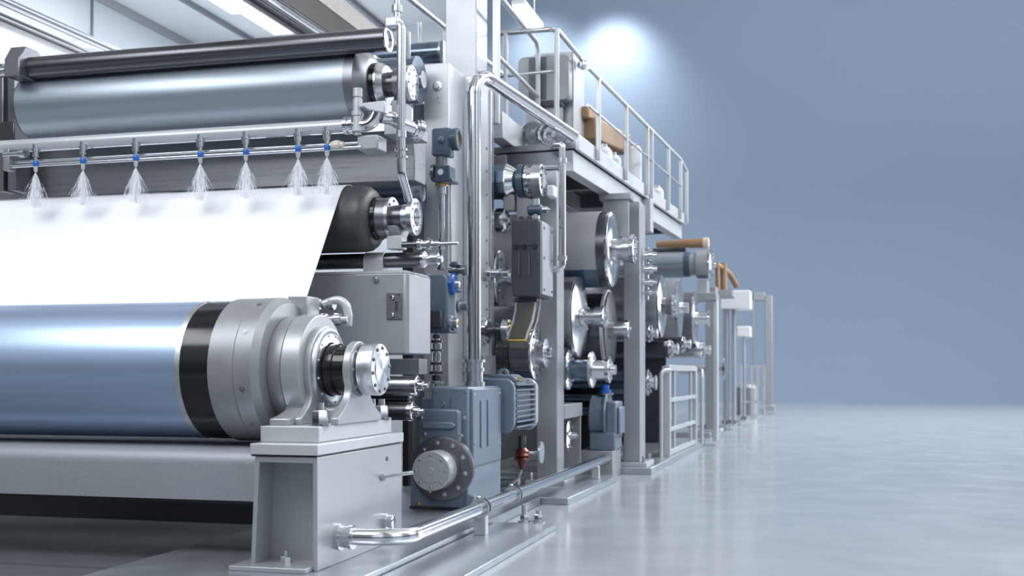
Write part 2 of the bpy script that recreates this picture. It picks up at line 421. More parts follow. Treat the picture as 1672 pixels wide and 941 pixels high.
# ================================================================== sheet, mid roll, doctor box
mr = Roll('press_roll', 'dark rubber roll with bolted hub carrying the white sheet', 'roll', 10.5, 675, 355)
mr.seg('body', RUBBER, [(-60, 54.5), (596, 54.5), (604, 53), (611, 48), (615, 40)], n=80)
mr.seg('seal_ring', BLACK, [(614, 36), (622, 36)], n=64)
mr.seg('flange', GUN, [(622, 33), (638, 33)], n=64)
fl = mr.seg('rim', STEEL, [(638, 34), (643, 34)], n=64)
mr.seg('neck', DARKST, [(643, 21), (668, 21)], n=56)
mr.seg('hub', STEEL, [(660, 20), (661, 22), (672, 22)], n=56)
hb = mr.part('hub_flange', MB().ring((mr.X(672), 10.5, mr.z), EX, [(0, .07), (0, mr.R(30)), (.05, mr.R(30)), (.055, mr.R(28)), (.055, .09)], 64), STEEL)
mr.bolts((mr.X(672)+.055, 10.5, mr.z), EX, mr.R(23), 10, .010, .008, GUN, hb)
mr.seg('bore', BLACK, [(671, 13), (673, 13)], n=40)
mr.bolts((mr.X(643)+.002, 10.5, mr.z), EX, mr.R(28), 8, .010, .01, GUN, fl)
mr.done()
# white sheet: over the roll's crown, then straight down towards the front roll
R = 54.5*mr.sc + .016
sh = []
for k in range(14):
    a = math.radians(60 + (145-60)*k/13)
    sh.append((10.5 + R*math.cos(a), mr.z + R*math.sin(a)))
sh += [(sh[-1][0]+(9.15-sh[-1][0])*q, sh[-1][1]+(1.74-sh[-1][1])*q) for q in (.2, .4, .6, .8, 1)]
th = .006
sh2 = [(y+th*.7, z-th*.7) for y, z in sh[::-1]]
solo('paper_sheet', MB().prism(sh + sh2, 'x', -10.6, PX(573, 10.5)), PAPER, 'wide white paper sheet running down from the dark roll to the blue roll', 'paper sheet')

t = Thing('doctor_box', 'large grey sheet metal box with chamfered edge beside the white sheet', 'machine housing')
bxr = PX(666, 10.3); zt = PZ(640, 441, 10.3); zb = PZ(640, 578, 10.3)
poly = [(-6.2, 10.3), (bxr-.03, 10.3), (bxr, 10.34), (bxr, 10.97), (-6.2, 10.97)]
t.part('box_shell', MB().prism(poly, 'z', zb, zt-.03, None), PAINT, bevel=.012)
t.part('box_lid', MB().prism(poly, 'z', zt-.03, zt, [(-6.2, 10.36), (bxr-.05, 10.36), (bxr-.04, 10.40), (bxr-.04, 10.97), (-6.2, 10.97)]), PAINTL)
lp0 = P(632, 522, 10.3); lp1 = P(657, 478, 10.3)
pl = t.part('latch_plate', bx(lp0.x, lp1.x, 10.285, 10.301, lp0.z, lp1.z), GUN, bevel=.004)
hx_ = (lp0.x+lp1.x)/2
t.part('latch_bar', bx(hx_+.015, hx_+.035, 10.27, 10.286, lp0.z+.08, lp1.z-.08), CHROME, pl)
for q in ((hx_-.02, lp0.z+.045), (hx_-.02, lp1.z-.045)): t.part('latch_knob', MB().lathe((q[0], 10.285, q[1]), (0, -1, 0), [(0, .022), (.02, .022), (.028, .015)], 16), CHROME, pl)
for q in ((hx_+.05, lp0.z+.02), (hx_+.05, lp1.z-.02)): t.part('screw', MB().lathe((q[0], 10.285, q[1]), (0, -1, 0), [(0, .010), (.008, .009)], 10), CHROME, pl)
a = P(614, 457, 10.3); t.part('stud_head', MB().lathe(a, (0, -1, 0), [(0, .034), (.012, .034), (.012, .022), (.03, .018)], 20), STEEL)
t.done()
solo('lower_ledge', bx(-6.0, PX(690, 11.2), 11.1, 11.35, PZ(660, 612, 11.1), PZ(660, 586, 11.1)), PAINT, 'narrow grey ledge just below the large grey box', 'ledge', bevel=.006)
solo('void_backing', bx(-11.9, -4.45, 11.45, 11.5, .1, 2.4), VOID, 'added black backing for the dark void behind the steel guide rolls', 'guard panel')  # black sheet added for the dark void around the guide rolls

t = Roll('guide_tube', 'dark steel tube lying on top of the large grey box', 'tube', 10.62, 650, 425)
t.seg('tube_body', DARKST, [(440, 12.5), (690, 12.5)], n=40)
t.seg('end_collar', CHROME, [(690, 13.5), (694, 13.5), (698, 9)], n=40)
t.seg('end_fitting', STEEL, [(697, 7), (704, 7), (704, 10), (716, 10), (716, 6), (722, 6)], n=24)
xa, xb = PX(598, 10.62), PX(630, 10.62)
z = t.z; r = t.R(13.6)
sp = [(10.62-r, zt-.0), (10.62-r, z)] + [(10.62-r*math.cos(PI*k/12), z+r*math.sin(PI*k/12)) for k in range(1, 12)] + [(10.62+r, z), (10.62+r, zt)]
t.part('strap', MB().prism(sp, 'x', xa, xb), PAINTL, bevel=.004, label='pale grey strap')
t.done()
for nm, py, r, e, lb in (('guide_roll', 630, 16, 683, 'upper steel guide roll with bright end cap behind the front stand'),
                         ('guide_roll', 672, 15, 676, 'lower dark guide roll ending beside the gearbox')):
    t = Roll(nm, lb, 'roll', 10.55, 680, py, 'guide rolls behind the stand')
    m = STEEL if py < 650 else DARKST
    t.seg('body', m, [(520, r), (e-8, r)], n=44)
    c = t.seg('end_cap', CHROME, [(e-8, r+1), (e-1, r+1), (e, r-1), (e, r*.55), (e+8, r*.55), (e+8, r*.3), (e+16, r*.3)], n=44)
    t.boltring((t.X(e), 10.55, t.z), EX, t.R(r*.75), 6, .012, .012, DARKST, c)
    t.done()
t = Roll('guide_roll', 'slim dark guide roll between the two end-capped guide rolls', 'roll', 10.72, 660, 652, 'guide rolls behind the stand')
t.seg('body', DARKST, [(520, 8), (668, 8)], n=32); t.seg('end_cap', STEEL, [(668, 8.5), (671, 8.5), (671, 4), (676, 4)], n=32)
t.done()

# ================================================================== upper felt roll, tube, spray pipe
ur = Roll('felt_roll', 'large grey-blue felt roll above the spray pipe', 'roll', 10.7, 583, 142)
ur.seg('felt_cover', FELTG, [(60, 60), (583, 60)], n=96)
ur.seg('end_shell', GUN, [(583, 60.5), (598, 60.5), (612, 45), (614, 38)], n=80)
ur.seg('seal_ring', BLACK, [(613, 36), (622, 36)], n=64)
ur.seg('flange', STEEL, [(622, 36), (625, 36), (634, 30), (634, 20)], n=64)
ur.seg('neck', DARKST, [(630, 20), (650, 20)], n=56)
ur.seg('hub', GUN, [(648, 25), (668, 27)], n=64)
c = ur.seg('end_cap', SPUN, [(668, 28), (674, 28), (675, 26), (675.5, 4)], n=64)
ur.bolts((ur.X(675), 10.7, ur.z), EX, ur.R(22), 10, .011, .008, GUN, c)
ur.seg('end_plate', GUN, [(52, 52), (60, 57)], n=64)
ur.done()
t = Thing('roll_bracket', 'grey bracket holding the felt roll hub behind the vertical chrome pipe', 'bracket')
x0, x1 = PX(648, 10.7), PX(664, 10.7)
t.part('arm', MB().prism([(10.56, 3.95), (10.84, 3.95), (10.86, ur.z-.2), (10.54, ur.z-.2)], 'x', x0, x1), PAINT, bevel=.01)
t.part('foot', bx(x0-.06, x1+.12, 10.5, 11.0, 3.86, 3.97), PAINT, bevel=.008)
t.done()
tr = Roll('top_tube', 'long dark polished tube above the felt roll', 'tube', 10.35, 600, 67)
tr.seg('tube_body', DARKST, [(52, 19), (632, 19)], n=48)
tr.part('end_ring', MB().ring((tr.X(632), 10.35, tr.z), EX, [(0, tr.R(19)), (.02, tr.R(20)), (.02, tr.R(15)), (-.1, tr.R(15))], 48), CHROME)
tr.seg('end_plug', SPUN, [(630, 15), (632, 15)], n=40)
tr.done()
t = Thing('tube_bracket', 'weathered steel bracket block at the left end of the dark tube', 'bracket')
a = P(28, 133, 10.35); b = P(52, 95, 10.35)
t.part('block', MB().prism([(10.15, a.z), (10.6, a.z), (10.6, b.z), (10.45, b.z+.1), (10.25, b.z+.1), (10.15, b.z-.05)], 'x', a.x, b.x), GUN, bevel=.01)
t.part('clevis', MB().cyl((a.x-.12, 10.35, (a.z+b.z)/2), (a.x, 10.35, (a.z+b.z)/2), .07), STEEL)
t.part('arm', MB().tube([(a.x-.06, 10.35, (a.z+b.z)/2), (a.x-.45, 10.3, (a.z+b.z)/2-.02), (a.x-.9, 10.3, (a.z+b.z)/2-.12)], .06), STEEL)
t.done()
t = Thing('end_gantry', 'steel end frame at the far left behind the felt roll', 'frame')
for px in (2, 22):
    t.part('upright', bx(PX(px, 10.9), PX(px+13, 10.9), 10.8, 11.05, 3.55, PZ(px, 108, 10.9)), GUN, bevel=.01)
t.part('cross_plate', bx(PX(-40, 10.9), PX(38, 10.9), 10.75, 11.1, PZ(0, 240, 10.9), PZ(0, 205, 10.9)), DARKST, bevel=.01)
t.done()

cb = bx(-10.5, PX(677, 11.2), 11.2, 11.55, PZ(650, 296, 11.2), PZ(650, 212, 11.2))
solo('cross_beam', cb, mat('beam_steel', (.36, .37, .39), .30, .85, .08, 4, (.3, 8, 8)), 'brushed steel cross beam behind the seven spray nozzles', 'beam', bevel=.01)
t = Roll('inner_roll', 'dark blue roll in the gap behind the white sheet hub', 'roll', 12.05, 660, 315)
t.seg('body', BLUEST, [(300, 40), (684, 40)], n=48); t.seg('journal', STEEL, [(684, 15), (690, 15)], n=24); t.done()
t = Roll('inner_roll', 'blue-grey roll behind the felt roll cap, left of the tall post', 'roll', 12.1, 690, 130)
t.seg('body', BLUEST, [(300, 38), (685, 38)], n=48); t.seg('journal', STEEL, [(685, 14), (692, 14)], n=24); t.done()
t = Roll('cross_pipe', 'thick blue-grey pipe ending at the tall white post', 'pipe', 13.7, 690, 88)
t.seg('pipe_body', BLUEST, [(420, 18), (721, 18)], n=40); t.seg('end_flange', STEEL, [(721, 20), (724, 20)], n=40); t.done()

SY = 10.0
sz = 3.855
def spx(px): return PX(px, SY)
t = Thing('spray_pipe', 'long pale spray pipe with seven nozzles below the felt roll', 'pipe')
t.part('pipe_body', MB().cyl((spx(-80), SY, sz), (spx(566), SY, sz), .062, n=28), PAINTL)
t.part('end_flange', MB().lathe((spx(564), SY, sz), EX, [(0, .085), (.03, .085), (.03, .07), (.06, .07), (.06, .085), (.09, .085)], 28), CHROME)
zr1, zr2 = sz-.165, sz-.215
t.part('rail', MB().cyl((spx(18), SY+.02, zr1), (spx(592), SY+.02, zr1), .014, n=12), STEEL)
t.part('rail', MB().cyl((spx(18), SY-.02, zr2), (spx(592), SY-.02, zr2), .018, n=12), STEEL)
hg = t.part('hanger', bx(spx(10), spx(20), SY-.05, SY+.05, sz-.26, sz-.02), CAST, bevel=.01)
t.part('hanger_knob', MB().lathe((spx(10), SY-.03, sz-.09), EX, [(0, .03), (.2, .03), (.2, .045), (.26, .045)], 14), STEEL, hg)
t.part('hanger', bx(spx(584), spx(618), SY-.02, SY+.22, sz-.24, sz-.10), PAINT, bevel=.015)
t.done()
t = Thing('pipe_elbow', 'chrome elbow pipe joining the spray pipe to the tall post', 'pipe')
e0 = Vector((spx(572), SY, sz)); e1 = P(612, 200, 10.0); e2 = P(618, 172, 10.05); e3 = P(640, 188, 10.1); e4 = P(684, 212, 10.35)
t.part('elbow', MB().tube([e0, Vector((spx(607), SY, sz-.01)), P(618, 178, SY)], .06, 20, bend=.12), CHROME)
t.part('branch', MB().tube([P(622, 190, SY+.02), P(640, 193, SY+.1), P(655, 203, SY+.2), P(682, 213, SY+.4)], .066, 20, bend=.12), CHROME)
a = P(681, 213, SY+.4)
t.part('end_flange', MB().lathe(a, (P(690, 217, SY+.45)-a), [(-.05, .075), (-.05, .095), (-.02, .095), (-.02, .11), (.03, .11), (.03, .09)], 28), CHROME)
t.done()
t = Thing('spray_valve', 'pale valve with box head on the right end of spray pipe', 'valve')
v0 = P(584, 200, SY-.02)
t.part('valve_body', MB().lathe(v0-Vector((0, 0, .12)), EZ, [(0, .035), (.03, .035), (.03, .06), (.08, .06), (.08, .05), (.18, .05), (.18, .06), (.22, .06), (.22, .045), (.34, .045), (.34, .035), (.36, .035), (.36, .045), (.44, .045)], 22), PAINTL)
b0, b1 = P(590, 187, SY), P(633, 167, SY)
t.part('valve_box', MB().prism([(b0.x, b0.z+.05), (b0.x+.06, b0.z+.05), (b0.x+.1, b0.z+.02), (b1.x, b0.z-.02), (b1.x, b1.z), (b0.x, b1.z-.01)], 'y', SY-.08, SY+.1), PAINTL, bevel=.01)
t.done()

# nozzles: one built, six copied
t = Thing('spray_nozzle', 'x', 'nozzle', 'spray nozzles under the pale pipe')
zt_ = sz-.05
t.part('tip', MB().lathe((0, 0, -.275), EZ, [(0, .011), (.02, .02), (.05, .022), (.06, .026)], 16), PAINTL)
t.part('collar', MB().lathe((0, 0, -.215), EZ, [(0, .024), (.01, .028), (.05, .028), (.06, .024)], 16), BLUEBR, label='blue collar')
t.part('stem', MB().lathe((0, 0, -.16), EZ, [(0, .022), (.05, .022), (.05, .034), (.10, .034), (.10, .045), (.12, .045), (.12, .03), (.17, .03)], 18), CHROME)
noz = t.done(loc=(0, 0, 0))
words = ['first', 'second', 'third', 'fourth', 'fifth', 'sixth', 'seventh']
def streaks(x, y, z, n=1500, L=.33, seed=0):
    rnd = random.Random(seed); mb = MB()
    for i in range(n):
        a = rnd.uniform(0, 2*PI); k = abs(rnd.gauss(0, .48)); k = min(k, 1.15)
        d = Vector((math.cos(a)*k*.46, math.sin(a)*k*.46, -1)).normalized()
        s0 = (rnd.random()**1.25)*L; s1 = min(L*1.1, s0 + rnd.uniform(.02, .10))
        w = rnd.uniform(.0007, .0014)
        p = Vector((x, y, z)) + d*s0; q = Vector((x, y, z)) + d*s1
        u = d.orthogonal().normalized(); v = d.cross(u)
        vs = [p+u*w, p-u*w*.5+v*w*.87, p-u*w*.5-v*w*.87, q+u*w, q-u*w*.5+v*w*.87, q-u*w*.5-v*w*.87]
        mb.add(vs, [(0, 1, 4, 3), (1, 2, 5, 4), (2, 0, 3, 5), (0, 2, 1), (3, 4, 5)])
    return mb
for i, px in enumerate((63, 140, 226, 331, 405, 490, 537)):
    o = noz if i == 0 else copy_tree(noz)
    o.location = (spx(px), SY-.045, sz-.02)
    o['label'] = 'chrome spray nozzle with blue collar, %s from the left under the pale pipe' % words[i]
    solo('water_spray', streaks(spx(px), SY-.045, sz-.292, seed=i), SPRAY, 'white cone of fine water spray, %s from the left' % words[i], 'water spray', 'water sprays above the sheet', 'stuff')
t = Thing('hose_plug', 'cream plug with threaded collar beside the seventh nozzle', 'plug')
a = P(547, 237, SY-.03)
t.part('plug_body', MB().lathe(a, EX, [(-.04, .03), (.0, .045), (.05, .045), (.05, .03), (.09, .03)], 10), CREAM)
t.part('thread', MB().lathe(a+Vector((-.07, 0, 0)), EX, [(0, .02), (.04, .02)], 10), STEEL)
t.done()

# vertical chrome pipe hooked over the dark tube
t = Thing('riser_pipe', 'vertical chrome pipe crossing in front of the felt roll cap', 'pipe')
ry = 10.05
t.part('pipe_body', MB().tube([P(640, 42, ry), P(655, 40, ry), P(655, 180, ry), P(655, 262, ry), P(656, 285, ry), P(668, 328, ry+.12)], .042, 18, bend=.1), CHROME)
for py in (243, 255): t.part('clamp', MB().cyl(P(655, py+4, ry), P(655, py, ry), .062), CHROME)
t.part('joint', MB().cyl(P(655, 225, ry), P(655, 214, ry), .05), STEEL)
t.part('top_block', bx(PX(631, ry), PX(652, ry), ry-.05, ry+.12, PZ(640, 46, ry), PZ(640, 29, ry)), PAINTL, bevel=.015)
a = P(648, 30, ry); t.part('eye_fitting', MB().lathe(a, EZ, [(0, .03), (.06, .03), (.06, .05), (.12, .05), (.12, .025), (.4, .025)], 16), CHROME)
t.part('side_plate', bx(PX(657, ry+.1), PX(671, ry+.1), ry+.07, ry+.1, PZ(664, 92, ry), PZ(664, 47, ry)), PAINTL, bevel=.01)
t.done()
# bracket and rod under the press roll hub
t = Thing('hub_bracket', 'steel bracket below the open hub of the dark roll', 'bracket')
x0, x1 = PX(643, 10.5), PX(658, 10.5); zz = mr.z
t.part('arm', MB().prism([(10.42, PZ(650, 408, 10.5)), (10.60, PZ(650, 408, 10.5)), (10.62, zz-.18), (10.72, zz-.10), (10.30, zz-.10), (10.40, zz-.18)], 'x', x0, x1), PAINT, bevel=.008)
t.part('block', bx(x0-.02, x1+.04, 10.36, 10.5, PZ(650, 409, 10.5), PZ(650, 388, 10.5)), PAINTL, bevel=.006)
t.done()
t = Thing('adjusting_rod', 'horizontal steel adjusting rod with knurled collars under the open hub', 'rod')
y = 10.35
a = P(657, 400, y)
def ax(px): return PX(px, y)-a.x
t.part('rod_body', MB().lathe(a, EX, [(0, .03), (ax(683), .03)], 20), DARKST)
t.part('collar', MB().lathe(a, EX, [(ax(683), .05), (ax(688), .05), (ax(688), .035), (ax(699), .035), (ax(699), .055), (ax(703), .055), (ax(703), .03), (ax(716), .03)], 20), CHROME)
t.part('stem', MB().lathe(a, EX, [(ax(716), .018), (ax(748), .016)], 14), STEEL)
for px in (684, 701): t.part('lug', MB().cyl(P(px, 404, y-.02), P(px+3, 390, y-.02), .012), CHROME)
t.done()
# ================================================================== tall posts
t = Thing('steel_post', 'pale grey box post with round plug behind the blue valve column', 'post', 'machine posts')
ya = 12.45
xl, xr = PX(692, ya), PX(733, ya)
t.part('post_body', bx(xl, xr, ya, 13.0, .1, PZ(712, 103, ya)), PAINTL, bevel=.012)
t.part('side_rail', bx(PX(674, ya+.05), xl, ya+.05, ya+.35, .1, PZ(683, 168, ya)), PAINT, bevel=.01)
a = P(714, 141, ya); pg = t.part('plug', MB().lathe(a, (0, -1, 0), [(0, .055), (.012, .055), (.014, .045), (.014, .03), (.03, .028)], 24), STEEL)
mk = MB()
for p0, p1 in (((716, 158), (712, 165)), ((714, 166), (719, 170)), ((711, 160), (713, 168))): mk.tube([P(*p0, ya), P(*p1, ya)], .004, 6)
t.part('scratch_mark', mk, GUN)
t.done()
t = Thing('steel_post', 'tall pale post rising out of the frame top behind the big chrome pipe', 'post', 'machine posts')
t.part('post_body', bx(PX(727, 13.5), PX(778, 13.5), 13.5, 13.98, .1, 8.6), PAINT, bevel=.012)
xb = PX(785, 13.0)
t.part('flange_plate', bx(xr, xb, 13.0, 13.48, .1, PZ(790, 122, 13.0)), PAINTL, bevel=.008)
st = t.part('edge_strip', bx(xb, xb+.03, 13.36, 13.48, .5, PZ(795, 135, 13.0)), STEEL, bevel=.004)
for k in range(9): t.part('screw', MB().lathe((xb, 13.24, 2.0+k*.28), EX, [(0, .018), (.012, .015)], 10), GUN)
t.part('base_shoe', bx(xr, xb+.05, 12.98, 13.5, PZ(790, 612, 13.0), PZ(790, 580, 13.0)), PAINT, bevel=.008)
t.done()

# big chrome pipe
t = Thing('main_pipe', 'big polished pipe rising from the gearbox and bending over the platform', 'pipe')
v = P(774, 600, 11.75); top = P(774, 113, 11.75); end = P(936, 222, 13.72)
r = .075
t.part('pipe_body', MB().tube([v, Vector((v.x, v.y, top.z)), end], r, 32, bend=.24, seg=14), CHROME)
t.part('base_collar', MB().lathe((v.x, v.y, 1.36), EZ, [(0, .12), (.05, .12), (.05, .10), (.16, .10), (.16, .115), (.20, .115), (.20, .10), (.26, .10), (.26, .125), (.29, .125), (.29, .08)], 36), STEEL)
for q in (.08, ): 
    d = (end-Vector((v.x, v.y, top.z))); a = Vector((v.x, v.y, top.z)) + d*.14; t.part('weld_collar', MB().cyl(a, a+d.normalized()*.03, r*1.06, n=32), CHROME)
t.part('weld_collar', MB().cyl((v.x, v.y, top.z-.28), (v.x, v.y, top.z-.25), r*1.06, n=32), CHROME)
t.done()
t = Thing('branch_pipe', 'short flanged chrome branch pipe on the platform beam', 'pipe')
a = Vector((-3.77, 15.2, PZ(866, 219, 15.2))); b = Vector((-3.0, 13.56, PZ(916, 219, 13.5)))
d = b-a; L = d.length
t.part('pipe_body', MB().cyl(a, b, .075, n=28), STEEL)
for q0, q1, rr, m in ((0, .04, .17, CHROME), (.05, .09, .13, STEEL), (.36, .40, .11, GUN), (.62, .68, .15, CHROME), (.70, .82, .12, CHROME)):
    t.part('flange', MB().cyl(a+d*q0, a+d*q1, rr, n=32), m)
t.done()
t = Thing('drain_pipe', 'thin vertical chrome pipe beside the thick post under the platform', 'pipe')
y = 13.42
x = PX(918, y)
t.part('pipe_body', MB().tube([P(905, 236, y), Vector((x, y, PZ(918, 236, y))), Vector((x, y, PZ(918, 440, y))), Vector((-3.09, y, PZ(905, 440, y)))], .042, 20, bend=.13), CHROME)
for py in (262, 422): t.part('union', MB().cyl((x, y, PZ(918, py+4, y)), (x, y, PZ(918, py-4, y)), .055), STEEL)
t.part('stay', MB().cyl(P(884, 273, y+.3), Vector((x-.03, y, PZ(918, 273, y))), .022), STEEL)
t.done()

# ================================================================== valve column on the grey post
def blue_valve():
    t = Thing('valve_actuator', 'small blue-grey valve actuator with round gauge high on the post', 'valve')
    y = 12.15
    a, b = P(706, 255, y), P(733, 208, y)
    hs = t.part('gear_case', bx(a.x, b.x, y, y+.2, a.z, b.z), BLUED, bevel=.015)
    t.part('case_plate', MB().prism([(a.x-.02, a.z+.02), (b.x+.015, a.z-.02), (b.x+.015, b.z+.0), (a.x-.02, b.z-.01)], 'y', y+.03, y+.06), BLUE, hs, bevel=.006)
    t.part('top_plug', MB().cyl((a.x+.1, y+.1, b.z), (a.x+.1, y+.1, b.z+.03), .03), STEEL, hs)
    t.part('front_knob', MB().lathe(P(720, 228, y), (0, -1, 0), [(0, .04), (.02, .04), (.03, .02), (.06, .02)], 16), BLUE, hs)
    g = P(741, 228, y+.1)
    gg = t.part('gauge_rim', MB().ring((b.x, y+.1, g.z), EX, [(0, .05), (0, .12), (.07, .13), (.09, .12), (.09, .09), (.05, .07)], 36), BLUED)
    t.part('gauge_face', MB().lathe((b.x+.02, y+.1, g.z), EX, [(0, .085), (.05, .085)], 32), BRASS, gg)
    t.boltring((b.x+.08, y+.1, g.z), EX, .108, 4, .014, .014, CHROME, gg)
    c = P(721, 262, y+.1)
    t.part('neck', MB().cyl((c.x, y+.1, P(0, 272, y).z if 0 else PZ(721, 272, y)), (c.x, y+.1, a.z), .085), GUN)
    a2, b2 = P(709, 294, y), P(735, 270, y)
    lb = t.part('lower_case', MB().prism([(a2.x, a2.z), (b2.x, a2.z-.01), (b2.x, b2.z), (a2.x+.02, b2.z)], 'y', y-.02, y+.2), BLUED, bevel=.012)
    t.part('round_badge', MB().lathe(P(719, 281, y-.02), (0, -1, 0), [(0, .035), (.004, .033)], 24), WHITE, lb)
    t.part('case_flange', bx(a2.x-.0, b2.x+.03, y-.03, y+.22, a2.z-.03, a2.z+.01), BLUED, lb, bevel=.008)
    t.part('side_wheel', MB().ring((a2.x-.035, y+.1, PZ(705, 280, y)), EX, [(-.02, .06), (-.02, .10), (.02, .10), (.02, .06)], 28), GUN)
    t.part('side_shaft', MB().cyl((a2.x-.09, y+.1, PZ(705, 280, y)), (a2.x, y+.1, PZ(705, 280, y)), .022), STEEL)
    t.part('stem_flange', MB().cyl((c.x, y+.1, PZ(721, 302, y)), (c.x, y+.1, PZ(721, 296, y)), .075), BRASS)
    t.done()
    return c.x, y+.1
cx_, cy_ = blue_valve()
t = Thing('stem_pipe', 'long vertical chrome valve stem between the two blue actuators', 'pipe')
zs = lambda py: PZ(721, py, cy_)
t.part('stem', MB().cyl((cx_, cy_, zs(441)), (cx_, cy_, zs(302)), .036), CHROME)
t.part('sleeve', MB().cyl((cx_, cy_, zs(318)), (cx_, cy_, zs(304)), .055), STEEL)
t.part('guide_rod', MB().cyl((cx_+.09, cy_+.05, zs(430)), (cx_+.09, cy_+.05, zs(300)), .012), STEEL)
t.part('clamp', MB().lathe((cx_, cy_, zs(408)), EZ, [(0, .05), (.05, .06), (.11, .06), (.11, .045)], 20), CHROME)
t.part('foot', MB().lathe((cx_, cy_, zs(441)), EZ, [(0, .07), (.02, .07), (.02, .05), (.10, .05), (.10, .065), (.13, .065)], 20), CHROME)
t.done()
def lower_valve():
    y = 11.75
    t = Thing('valve_actuator', 'larger blue actuator with bright blue dial beside the grey box', 'valve')
    a, b = P(694, 541, y), P(728, 447, y)
    bk = t.part('back_plate', bx(a.x-.035, a.x+.03, y-.02, y+.3, a.z-.01, b.z+.01), BLUED, bevel=.02)
    for zq in (a.z+.05, b.z-.05, (a.z+b.z)/2): t.part('screw', MB().lathe((a.x-.005, y-.02, zq), (0, -1, 0), [(0, .018), (.012, .016)], 10), STEEL, bk)
    ln = [(a.x+.03, a.z+.06), (a.x+.06, a.z+.02), (b.x, a.z+.02), (b.x+.02, a.z+.06), (b.x+.02, b.z-.05), (b.x-.03, b.z), (a.x+.06, b.z), (a.x+.03, b.z-.04)]
    t.part('case', MB().prism(ln, 'y', y, y+.28), BLUE, bevel=.02)
    bl = P(731, 464, y+.12)
    dl = t.part('dial_ring', MB().lathe((b.x+.02, y+.12, bl.z), EX, [(0, .12), (.04, .12), (.055, .10), (.055, .05)], 8), BLUEBR, label='bright blue dial')
    t.part('dial_hub', MB().lathe((b.x+.07, y+.12, bl.z), EX, [(0, .05), (.05, .045), (.06, .02)], 24), STEEL, dl)
    j0, j1 = P(706, 536, y), P(724, 508, y)
    jb = t.part('terminal_box', bx(j0.x, j1.x, y-.09, y+.02, j0.z, j1.z), SLATE, bevel=.012)
    kn = P(730, 527, y)
    t.part('knob', MB().lathe((b.x+.02, y+.08, kn.z), EX, [(0, .085), (.03, .085), (.03, .06), (.09, .06), (.10, .04)], 20), STEEL)
    t.part('knob_insert', MB().lathe((b.x+.115, y+.08, kn.z), EX, [(0, .035), (.015, .03)], 16), BRASS)
    t.part('bottom_flange', bx(a.x+.02, b.x+.05, y-.03, y+.25, a.z-.02, a.z+.04), BLUED, bevel=.01)
    t.done()
    s = Thing('valve_coupling', 'stacked chrome coupling under the larger blue actuator', 'coupling')
    q = P(713, 545, y+.12); zq = lambda py: PZ(713, py, y+.12)-q.z
    s.part('spindle', MB().lathe(q, -EZ, [(0, .035), (-zq(634), .035)], 20), STEEL)
    for p0, p1, r in ((547, 553, .05), (556, 560, .07), (561, 570, .055), (571, 574, .075), (576, 590, .05), (592, 596, .08), (597, 606, .055), (607, 611, .095), (613, 622, .06), (623, 627, .085)):
        s.part('collar', MB().cyl(q+Vector((0, 0, zq(p1))), q+Vector((0, 0, zq(p0))), r), (CHROME, DARKST, STEEL)[p0 % 3])
    s.done()
lower_valve()
t = Thing('side_valve', 'dark side valve with blue cap between actuator and big pipe', 'valve')
y = 12.0
a = P(733, 442, y)
t.part('body', MB().lathe(a, EX, [(0, .03), (.05, .03), (.05, .06), (.10, .06), (.10, .04), (.16, .04), (.16, .06), (.2, .06)], 20), GUN)
t.part('cap', MB().lathe(P(743, 436, y), EZ, [(0, .06), (.02, .07), (.05, .05), (.06, .02)], 20), BLUED)
t.part('lever', MB().tube([P(735, 474, y), P(748, 477, y), P(753, 476, y)], .012), STEEL)
t.done()
t = Thing('post_fitting', 'round chrome fitting on the post side, left of big pipe', 'fitting')
a = P(748, 501, 12.3)
t.part('flange', MB().lathe(a, EX, [(0, .03), (.0, .09), (.03, .09), (.03, .055), (.12, .055), (.12, .03)], 28), STEEL)
t.part('spigot', MB().cyl(a+Vector((.1, 0, 0)), a+Vector((.2, 0, 0)), .035), CHROME)
t.done()

# ================================================================== gearbox and motor
t = Thing('gearbox', 'large blue-grey gearbox with round flange and projecting shaft cap', 'gearbox')
y0, y1 = 11.0, 12.25
xl, xm, xr = PX(670, y0), PX(701, y0), PX(762, y0)
zb, ztp = .13, 1.36
zpl = PZ(700, 668, y0)
t.part('case', MB().prism([(xm, zb+.2), (xr, zb+.2), (xr, ztp), (xm, ztp)], 'y', y0+.06, y1), BLUE, bevel=.02)
t.part('side_case', bx(PX(683, y0), xm+.01, y0+.08, y1-.1, zb+.2, PZ(690, 650, y0)), BLUE, bevel=.015)
z1 = PZ(700, 745, y0); z2 = PZ(700, 728, y0)
t.part('base_case', MB().prism([(xl, zb), (xr+.012, zb), (xr+.012, z1), (xr-.05, z2), (xl+.07, z2), (xl, z1)], 'y', y0, y1), BLUE, bevel=.015)
cl_, cr_ = PX(684, y0), PX(752, y0)
cv = t.part('front_cover', MB().prism([(cl_, z1), (cr_+.09, z1-.06), (cr_+.09, z1), (cr_, z2+.03), (cr_, zpl-.03), (cr_-.03, zpl), (cl_+.03, zpl), (cl_, zpl-.03)], 'y', y0-.05, y0+.06), BLUE, bevel=.018)
t.part('cover_rib', MB().prism([(cl_+.06, zpl-.20), (cr_-.07, zpl-.20), (cr_-.03, zpl-.165), (cr_-.07, zpl-.13), (cl_+.06, zpl-.13)], 'y', y0-.085, y0-.045), BLUE, cv, bevel=.012)
for px, py in ((688, 683), (758, 683), (693, 709), (753, 712)):
    q = P(px, py, y0-.05); t.part('bolt', MB().hexa((q.x, y0-.05, q.z), (0, -1, 0), .018, .025), STEEL, cv)
fc = P(722, 765, y0-.05); fxx, fz = fc.x, fc.z
s_ = SC(722, y0)
t.part('flange', MB().lathe((fxx, y0-.0, fz), (0, -1, 0), [(0, 53*s_), (.06, 53*s_), (.07, 51*s_), (.085, 51*s_), (.09, 49*s_)], 72), mat('flange_grey', (.13, .135, .145), .36, .6, .05), bevel=0)
